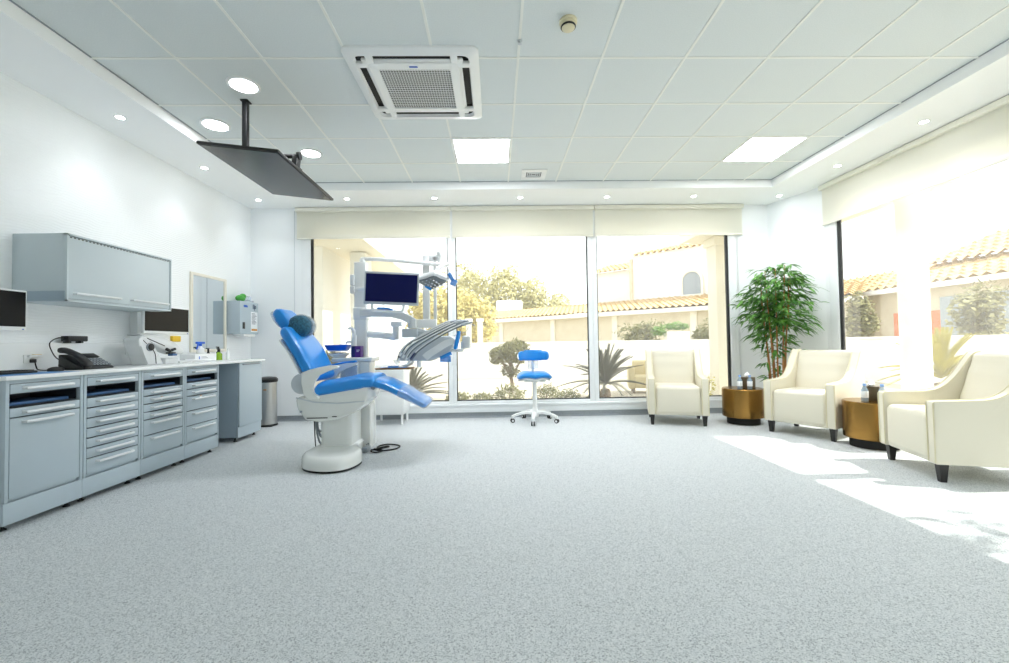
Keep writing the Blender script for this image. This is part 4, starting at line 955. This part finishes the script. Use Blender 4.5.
fol.build('foliage', 'leaf', bp)

# ------------------------------------------------------------------ outdoors
def leafcloud(mb, c, R, n, size, shell=.45):
    c = V(c)
    for _ in range(n):
        while True:
            q = V((random.uniform(-1, 1), random.uniform(-1, 1), random.uniform(-1, 1)))
            if shell < q.length <= 1: break
        k = .8+.35*noise.noise(q*2.2+c)
        p = c+V((q.x*R[0], q.y*R[1], q.z*R[2]))*k
        a = V((random.gauss(0, 1), random.gauss(0, 1), random.gauss(0, 1))).normalized(); b = a.orthogonal().normalized(); s = size*random.uniform(.6, 1.3)
        mb.face([p-a*s, p+b*s*.5, p+a*s, p-b*s*.5])
def shrub(name, label, cat, x, y, clouds, m, trunk=None, size=.05, z=-.02, group=None):
    r = thing(name, label, cat, (x, y, z), group=group)
    mb = MB(); mb.keep = True
    for (dx, dy, dz, R, n) in clouds: leafcloud(mb, (x+dx, y+dy, z+dz), R, n, size)
    mb.build('foliage', m, r)
    t = MB()
    if trunk:
        for P, rad in trunk: t.tube(crom([(x+p[0], y+p[1], z+p[2]) for p in P], 4), rad, 7)
    else:
        for (dx, dy, dz, R, n) in clouds:
            t.tube([(x+dx*.5, y+dy*.5, z), (x+dx, y+dy, z+dz+R[2]*.4)], [.012+R[2]*.03, .004+R[2]*.01], 6)
    t.build('trunk' if trunk else 'stem', 'bark', r)
    return r
def cycad(label, x, y, z, R, H, n, m, seed, trunk=.18, wl=.105):
    random.seed(seed)
    r = thing('cycad_palm', label, 'palm', (x, y, -.02))
    MB().lathe([(0, 0), (.10, 0), (.11, trunk*.5), (.08, trunk), (0, trunk+.02)], (x, y, -.02), 12).build('trunk', 'bark', r)
    mb = MB(); mb.keep = True
    for i in range(n):
        a = 2*PI*i/n+random.uniform(-.15, .15); el = random.choice((.3, .5, .75, .95, 1.15, 1.35)); d = V((math.cos(a), math.sin(a), 0))
        L = R*random.uniform(.85, 1.15); pts = []
        for k in range(15):
            t = k/14; h = L*t*math.cos(el)*(1+.25*t); v = H*math.sin(el)*t*1.15-H*.38*t*t*(1.35-el*.6)
            pts.append(V((x, y, z))+d*h+V((0, 0, v)))
        mb.tube(pts, [.009-.006*k/14 for k in range(15)], 4)
        for k in range(2, 15):
            tng = (pts[k]-pts[k-1]).normalized(); s = tng.cross(V((0, 0, 1))); s = s.normalized() if s.length > 1e-3 else V((-d.y, d.x, 0)); upv = s.cross(tng)
            for sgn in (-1, 1):
                for off in (0, .5):
                    p = pts[k]-(pts[k]-pts[k-1])*off; ll = wl*(1-abs(k/14-.45)*1.1)
                    e = p+(s*sgn*.8+tng*.55+upv*.35)*ll; w = tng*.017
                    mb.face([p-w, p+w, e])
    mb.build('fronds', m, r)
    random.seed(seed+100)

struct('ground', MB().box((-30, YB+.3, -.35), (40, 60, -.02)), 'pave')
mb = MB(); mb.box((XR+.3, -12, -.35), (40, YB+.3, -.02)); struct('terrace', mb, 'pave')
mb = MB(); mb.box((-8, 6.45, -.06), (4.0, 8.9, -.005)); struct('path', mb, 'gravel')
def wallthing(name, label, cat, parts):
    r = thing(name, label, cat, parts[0][3]); 
    for pn, mb, m, _ in parts: mb.build(pn, m, r)
    return r
bw = thing('boundary_wall', 'white garden boundary wall running behind the shrubs', 'wall', (0, 12.9, -.02))
MB().box((-14, 12.9, -.02), (9.2, 13.1, 1.0)).build('wall_face', 'renderw', bw); MB().box((-14.05, 12.86, 1.0), (9.25, 13.14, 1.05), .008).build('coping', 'renderw', bw)
bw2 = thing('boundary_wall', 'white garden wall behind the yellow-green cycad beyond the side window', 'wall', (9.1, 6, -.02))
MB().box((9.0, -6, -.02), (9.2, 12.86, 1.0)).build('wall_face', 'renderw', bw2); MB().box((8.96, -6, 1.0), (9.24, 12.85, 1.05), .008).build('coping', 'renderw', bw2)
# planter with greenery on the wall
pl = thing('planter_box', 'pale planter box with green plants on top of the garden wall', 'planter', (5.3, 13.0, 1.05))
MB().box((5.15, 12.88, 1.052), (5.85, 13.12, 1.30), .01).build('box', 'render', pl)
mb = MB(); mb.keep = True; leafcloud(mb, (4.95, 13, 1.32), (.28, .16, .2), 300, .05); leafcloud(mb, (5.5, 13, 1.46), (.5, .16, .14), 340, .05); mb.build('foliage', 'brightleaf', pl)
# topiary, low shrubs, cycads
shrub('topiary_tree', 'small tree with a rounded crown outside, seen behind the stool', 'tree', .30, 8.6, [(-.27, 0, .80, (.19, .2, .22), 420), (.07, 0, .88, (.38, .3, .30), 1700), (-.02, 0, .5, (.22, .15, .16), 260)], 'shrub', trunk=[([(0, 0, 0), (.02, 0, .25), (-.02, 0, .5), (.03, 0, .8)], .035), ([(.0, 0, .4), (-.12, 0, .6), (-.25, 0, .8)], .02), ([(.0, 0, .35), (.14, 0, .6), (.25, 0, .85)], .018)], size=.035)
spots = [(-.62, 7.2, .26, .34, 'low flowering shrub outside, just beyond the mullion under the instrument head'), (-.22, 7.35, .22, .30, 'low loose shrub outside between the dental unit and the topiary'),
         (.22, 7.25, .36, .42, 'taller low shrub at the foot of the topiary, outside the middle window'), (.85, 7.3, .34, .36, 'low shrub outside just past the stool column'),
         (1.18, 7.1, .28, .30, 'low shrub outside beside the mullion near the dark cycad'), (1.62, 7.3, .15, .20, 'tiny shrub below the dark cycad outside')]
for x, y, h, w, lb2 in spots: shrub('low_shrub', lb2, 'shrub', x, y, [(0, 0, h*.55, (w*.8, w*.5, h*.58), int(1700*w))], 'shrub', size=.024, group=None)
cycad('dark spiky cycad outside, seen between the stool and the lone armchair', 2.02, 8.0, .24, .72, .80, 44, 'darkleaf', 3)
cycad('spiky cycad outside, seen behind the low white cabinet', -1.55, 7.9, .10, .75, .55, 40, 'darkleaf', 5)
cycad('grey green cycad outside, seen above the blue supply tray', -2.56, 6.80, .62, .30, .36, 26, 'shrub', 8, trunk=.62)
cycad('yellow-green cycad outside the side window behind the cropped armchair', 6.6, 6.30, .42, .66, .80, 34, 'lime_leaf', 9, trunk=.36)
shrub('low_shrub', 'yellow leafed shrub outside beside the lone armchair', 'shrub', 3.40, 7.0, [(-.05, 0, .22, (.16, .12, .22), 110), (.08, 0, .30, (.12, .1, .24), 80)], 'lime_leaf', size=.03)
# outdoor armchair
oc = thing('garden_chair', 'beige wicker garden chair outside behind the lone armchair', 'garden chair', (3.16, 8.75, -.02), -.25)
mb = MB(); mb.box((-.36, -.3, .12), (.36, .3, .36), .04, 3); mb.build('seat', 'wicker', oc, local=True)
mb = MB(); mb.box((-.36, .22, .3), (.36, .36, .66), .05, 3); mb.build('backrest', 'wicker', oc, local=True)
for s in (-1, 1): 
    MB().box((s*.40-.06, -.3, .1), (s*.40+.06, .34, .54), .04, 3).build('arm', 'wicker', oc, local=True)
    for y in (-.24, .26): MB().box((s*.36-.025, y-.025, 0), (s*.36+.025, y+.025, .14)).build('leg', 'bark', oc, local=True)
# gate posts
for x, lb3 in ((-.87, 'stone gate post outside nearer the dental lamp, behind the garden wall'), (-.50, 'stone gate post outside nearer the topiary, behind the garden wall')):
    g = thing('gate_post', lb3, 'post', (x, 14.4, -.02))
    MB().box((x-.09, 14.3, -.02), (x+.09, 14.5, 1.75)).build('shaft', 'render', g); MB().box((x-.12, 14.27, 1.75), (x+.12, 14.53, 1.85), .01).build('cap', 'renderw', g)
# neighbour's long low building, roof sloping toward the garden
O = V((8.5, 15.6, 0)); E = V((-.72, .694, 0)).normalized(); N_ = V((-E.y, E.x, 0)); N_ = N_ if N_.y > 0 else -N_
def LP(s, n, z): return O+E*s+N_*n+V((0, 0, z))
def lbox(mb, s0, s1, n0, n1, z0, z1):
    mb.loft([[LP(s0, n0, z), LP(s1, n0, z), LP(s1, n1, z), LP(s0, n1, z)] for z in (z0, z1)]); return mb
def tileroof(s0, s1, n0, n1, z0, z1, pitch=.26, rows=7):
    mb = MB(); nx = int((s1-s0)/pitch*4); vs = []
    for j in range(rows*2+1):
        t = (j//2+(1 if j % 2 else 0))/rows if j < rows*2 else 1
        row = []
        for i in range(nx+1):
            s = s0+(s1-s0)*i/nx
            row.append(mb.bm.verts.new(LP(s, n0+(n1-n0)*min(t, 1), z0+(z1-z0)*min(t, 1)+.05*math.sin(2*PI*i/4)+(.05 if j % 2 == 0 else 0))))
        vs.append(row)
    for j in range(len(vs)-1):
        for i in range(nx): mb.bm.faces.new((vs[j][i], vs[j][i+1], vs[j+1][i+1], vs[j+1][i]))
    mb.keep = True
    return mb
lh = thing('outbuilding', 'long low cream outbuilding with a tiled roof beyond the garden wall', 'building', tuple(LP(5, 1.5, -.02)))
lbox(MB(), -3.5, 17, .35, 2.8, -.02, 2.25).build('wall', 'stone', lh)
lbox(MB(), -3.8, 17.2, -.05, .38, 2.16, 2.32).build('fascia', 'renderw', lh)
tileroof(-3.8, 17.2, -.05, 2.9, 2.34, 3.0).build('roof', 'rooftile', lh)
mb = MB()
for s in (1.2, 4.6, 8.0, 11.5): lbox(mb, s, s+.25, .28, .36, -.02, 2.16)
mb.build('pilaster', 'render', lh)
vi = thing('villa', 'big white villa with tiled roof edge and arched window outside', 'building', tuple(LP(3, 5, -.02)))
lbox(MB(), -1, 5.15, 3.0, 9, -.02, 5.25).build('main_block', 'renderw', vi)
lbox(MB(), 5.15, 7.9, 3.7, 9, -.02, 4.75).build('side_block', 'renderw', vi)
tileroof(-1, 5.2, 2.85, 3.9, 5.22, 5.55, .3, 3).build('roof_edge', 'rooftile', vi)
tileroof(5.1, 8.1, 3.4, 6.0, 4.72, 5.5, .28, 6).build('side_roof', 'rooftile', vi)
lbox(MB(), 5.12, 5.26, 2.88, 3.02, 2.6, 5.1).build('downpipe', 'stone', vi)
mb = MB(); sc_, w_ = 2.27, .40
arch = [(-w_, 3.1), (w_, 3.1)]+[(w_*math.cos(a), 3.72+w_*math.sin(a)) for a in [PI*k/10 for k in range(11)]]
mb.loft([[LP(sc_+u, n, z) for u, z in arch] for n in (2.93, 3.01)]); mb.build('arched_window', 'greywin', vi)
mb = MB(); outer = [(-w_-.1, 3.0), (w_+.1, 3.0)]+[((w_+.1)*math.cos(a), 3.72+(w_+.1)*math.sin(a)) for a in [PI*k/10 for k in range(11)]]
mb.loft([[LP(sc_+u, 2.97, z) for u, z in outer], [LP(sc_+u, 2.88, z) for u, z in outer], [LP(sc_+u, 2.88, z) for u, z in arch], [LP(sc_+u, 2.94, z) for u, z in arch]], cap=False); mb.build('window_surround', 'render', vi)
lbox(MB(), 2.3, 4.0, 4.2, 5.2, 5.3, 5.75).build('chimney', 'render', vi)
# distant shed and tank
sh = thing('water_tank', 'white water tank on a flat roof far behind the garden wall', 'tank', (1.0, 30, -.02))
MB().box((-1.2, 29, -.02), (2.3, 32, 3.0)).build('support_block', 'render', sh)
MB().cyl((.1, 30, 3.55), (1.9, 30, 3.55), .42, bev=.1).build('tank', 'renderw', sh)
mb = MB()
for x in (.4, 1.6): mb.box((x-.08, 29.7, 2.98), (x+.08, 30.3, 3.3))
mb.build('cradle', 'stone', sh)
# trees
def tree(label, x, y, H, crown, m, seed, size=.16, n=1400):
    random.seed(seed)
    cl = [(random.uniform(-.45, .45)*crown, random.uniform(-.3, .3)*crown, H*random.uniform(.45, .85), (crown*random.uniform(.45, .75), crown*.6, H*random.uniform(.16, .26)), n//5) for _ in range(5)]
    cl.append((0, 0, H*.62, (crown*.8, crown*.7, H*.36), n))
    shrub('garden_tree', label, 'tree', x, y, cl, m, trunk=[([(0, 0, 0), (.1, 0, H*.3), (0, 0, H*.6)], .14)], size=size)
tree('golden sunlit tree outside, seen above the dental monitor arm'.replace('above', 'under'), -2.3, 18.5, 3.9, 1.7, 'golden', 21, .10, 2200)
tree('golden tree outside, seen between the dental lamp and the mullion', -1.15, 19, 3.5, 1.3, 'golden', 22, .10, 2000)
tree('pale green tree on the skyline just past the dental lamp', 0.4, 34.5, 7.7, 2.4, 'paleleaf', 23)
tree('tall pale green tree on the skyline above the gate posts', -2.1, 36, 8.0, 2.6, 'paleleaf', 24)
tree('pale green tree on the skyline above the topiary', 2.85, 34.5, 6.3, 2.2, 'paleleaf', 25)
tree('smallest pale green tree on the skyline, next to the villa gable', 4.9, 33.5, 4.8, 1.7, 'paleleaf', 26)
tree('bushy tree in front of the outbuilding, above the planter box', 4.9, 14.5, 1.75, .85, 'shrub', 27, .06, 900)
tree('small tree outside by the porch pillar beyond the lone armchair', 6.9, 14.3, 1.7, .5, 'shrub', 28, .06, 500)
tree('grey green tree outside the side window, beside the orange panel', 10.4, 12.1, 2.3, .6, 'olive', 29, .07, 1100)
tree('loose tree outside the side window beyond the white column', 10.4, 9.1, 2.3, .7, 'olive', 30, .07, 1000)
random.seed(77)
shrub('overhanging_tree', 'tree outside the side window casting leaf shadows on the floor', 'tree', 7.9, 1.75, [(-1.9, .15, 4.6, (1.0, .8, .5), 300), (-1.2, -.5, 5.2, (1.2, .9, .6), 420)], 'brightleaf', trunk=[([(0, 0, 0), (0, 0, 2), (-.5, -.1, 3.8), (-1.3, -.1, 4.8)], .13)], size=.085)
# porch parts
pc = thing('porch_column', 'round white porch column just outside the side window', 'column', (4.74, 4.79, -.02))
MB().lathe([(0, 0), (.19, 0), (.19, .06), (.135, .09), (.135, 2.62), (.16, 2.66), (.17, 2.74), (0, 2.74)], (4.74, 4.79, -.02), 40).build('shaft', 'renderw', pc)
pr = thing('porch_roof', 'cream porch roof slab at the corner outside the windows', 'porch', (4.8, 6.5, 2.72))
mb = MB(); mb.box((4.46, 4.62, 2.74), (5.15, 9.0, 2.98)); mb.build('side_slab', 'render', pr)
mb = MB(); mb.box((3.3, 6.36, 2.74), (4.45, 7.6, 2.98)); mb.build('corner_slab', 'render', pr)
pp = thing('porch_pillar', 'square beige porch pillar outside at the end of the back windows', 'pillar', (3.78, 7.1, -.02))
MB().box((3.64, 7.0, -.02), (3.95, 7.3, 2.74)).build('shaft', 'render', pp); MB().box((3.60, 6.96, 2.6), (3.99, 7.34, 2.735), .01).build('capital', 'render', pp)
lw = thing('porch_wing', 'cream building wing with a tall window outside near the dental chair', 'building', (-3.2, 7.5, -.02))
mb = MB(); mb.box((-2.98, 6.9, -.02), (-2.72, 9.4, 2.9)); mb.box((-2.70, 9.0, .6), (-2.60, 9.3, 2.9)); mb.build('near_pier', 'renderw', lw)
mb = MB(); mb.box((-2.72, 9.5, -.02), (-2.05, 9.9, .55)); mb.build('low_wall', 'renderw', lw)
mb = MB(); mb.box((-2.42, 7.3, -.02), (-2.18, 7.7, 2.6)); mb.build('porch_post', 'renderw', lw)
mb = MB(); mb.box((-5.0, 6.4, 2.62), (-1.95, 9.6, 2.85)); mb.build('porch_slab', 'render', lw)
mb = MB(); mb.box((-2.66, 9.3, .55), (-2.62, 9.36, 2.6)); mb.box((-2.40, 9.3, .55), (-2.37, 9.36, 2.6)); mb.box((-2.66, 9.3, 2.2), (-2.37, 9.36, 2.25)); mb.build('window_frame', 'frame', lw)
# neighbour beyond the side window
nb = thing('cottage', 'cottage with clay tile roofs and an orange panel beyond the side window', 'building', (13, 13, -.02))
MB().box((12.2, 8.0, -.02), (16, 19, 2.55)).build('wall', 'stone', nb)
MB().box((12.12, 11.5, .4), (12.25, 12.9, 1.75)).build('orange_panel', 'orange', nb)
O, E, N_ = V((11.9, 8.0, 0)), V((0, 1, 0)), V((1, 0, 0))
tileroof(0, 11.2, 0, 2.2, 2.5, 3.3, .3, 6).build('low_roof', 'rooftile', nb)
MB().box((11.86, 8.0, 2.36), (11.98, 19.2, 2.5)).build('fascia', 'renderw', nb)
MB().box((13.9, 9.4, 2.5), (17, 13.0, 3.3)).build('upper_wall', 'render', nb)
O = V((13.5, 9.2, 0)); tileroof(0, 4.1, 0, 2.4, 3.25, 4.25, .3, 6).build('upper_roof', 'rooftile', nb)
mb = MB()
for k in range(3): mb.box((12.1, 8.4+k*1.2, .6), (12.22, 9.1+k*1.2, 2.1))
mb.build('window', 'greywin', nb)
cf = thing('sheet_screen', 'white corrugated screen on the roof beyond the side window', 'screen', (17.5, 12, 2.5))
mb = MB(); mb.box((17.46, 8.9, 4.0), (17.5, 15.72, 4.86))
for i in range(34): mb.box((17.40, 8.95+i*.2, 4.0), (17.47, 9.05+i*.2, 4.86), .01)
mb.build('sheeting', 'sheet', cf)
MB().tube([(17.3, 8.9, 4.95), (17.3, 14.6, 4.95)], .04, 8).build('rail', 'ltgrey', cf)
mb = MB()
for y in (9.2, 11, 13, 15.5): mb.box((17.5, y-.04, -.02), (17.6, y+.04, 4.9))
mb.build('post', 'ltgrey', cf)

# repeats share a group
GROUPS = {'armchair': 'cream armchairs in the waiting corner', 'drum_table': 'bronze drum tables between the armchairs', 'water_bottle': 'water bottles on the drum tables',
          'tissue_box': 'tissue boxes on the drum tables', 'downlight': 'small downlights round the soffit', 'ceiling_light': 'large panel lights in the tiled ceiling',
          'roller_blind': 'cream roller blinds', 'drawer_cabinet': 'grey drawer cabinets under the long worktop', 'computer_monitor': 'computer monitors on the worktop wall',
          'worktop': 'white worktops', 'low_shrub': 'low shrubs outside the windows', 'cycad_palm': 'cycads outside the windows', 'garden_tree': 'trees beyond the garden',
          'gate_post': 'stone gate posts', 'boundary_wall': 'garden walls', 'pump_bottle': 'small bottles on the short worktop', 'bottle': 'small bottles on the short worktop'}
for o in list(SC.objects):
    k = o.name.split('.')[0]
    if o.parent is None and k in GROUPS and 'label' in o: o['group'] = GROUPS[k]

# ------------------------------------------------------------------ light and camera
sun = bpy.data.lights.new('sun', 'SUN'); sun.energy = 5.2; sun.angle = math.radians(.6); sun.color = (1, .965, .90)
so_ = bpy.data.objects.new('sun', sun); COL.objects.link(so_)
sd_ = V((-1, 0.0, -1.326)).normalized(); so_.rotation_euler = sd_.to_track_quat('-Z', 'Y').to_euler(); so_.location = (12, 3, 14)
w = bpy.data.worlds.new('sky'); SC.world = w; w.use_nodes = True
bg = w.node_tree.nodes['Background']; bg.inputs['Color'].default_value = (.90, .945, 1, 1); bg.inputs['Strength'].default_value = 1.6

cam = bpy.data.cameras.new('camera'); co = bpy.data.objects.new('camera', cam); COL.objects.link(co); SC.camera = co
cam.sensor_width = 36; cam.lens = 36*433.046/1009; cam.clip_start = .05; cam.clip_end = 300
pitch, yaw, roll = .0261182, .0216269, -.0151762
f = V((math.sin(yaw)*math.cos(pitch), math.cos(yaw)*math.cos(pitch), math.sin(pitch))); r = V((math.cos(yaw), -math.sin(yaw), 0)); u = r.cross(f)
r2 = r*math.cos(roll)+u*math.sin(roll); u2 = -r*math.sin(roll)+u*math.cos(roll)
m4 = Matrix((r2, u2, -f)).transposed().to_4x4(); m4.translation = (0, 0, 1.04); co.matrix_world = m4

SC.view_settings.view_transform = 'Standard'; SC.view_settings.look = 'None'; SC.view_settings.gamma = 1; SC.view_settings.exposure = 0.53
SC.view_settings.use_curve_mapping = False
SC.cycles.use_denoising = True
SC.cycles.max_bounces = 12; SC.cycles.diffuse_bounces = 8; SC.cycles.transparent_max_bounces = 16; SC.cycles.sample_clamp_indirect = 6
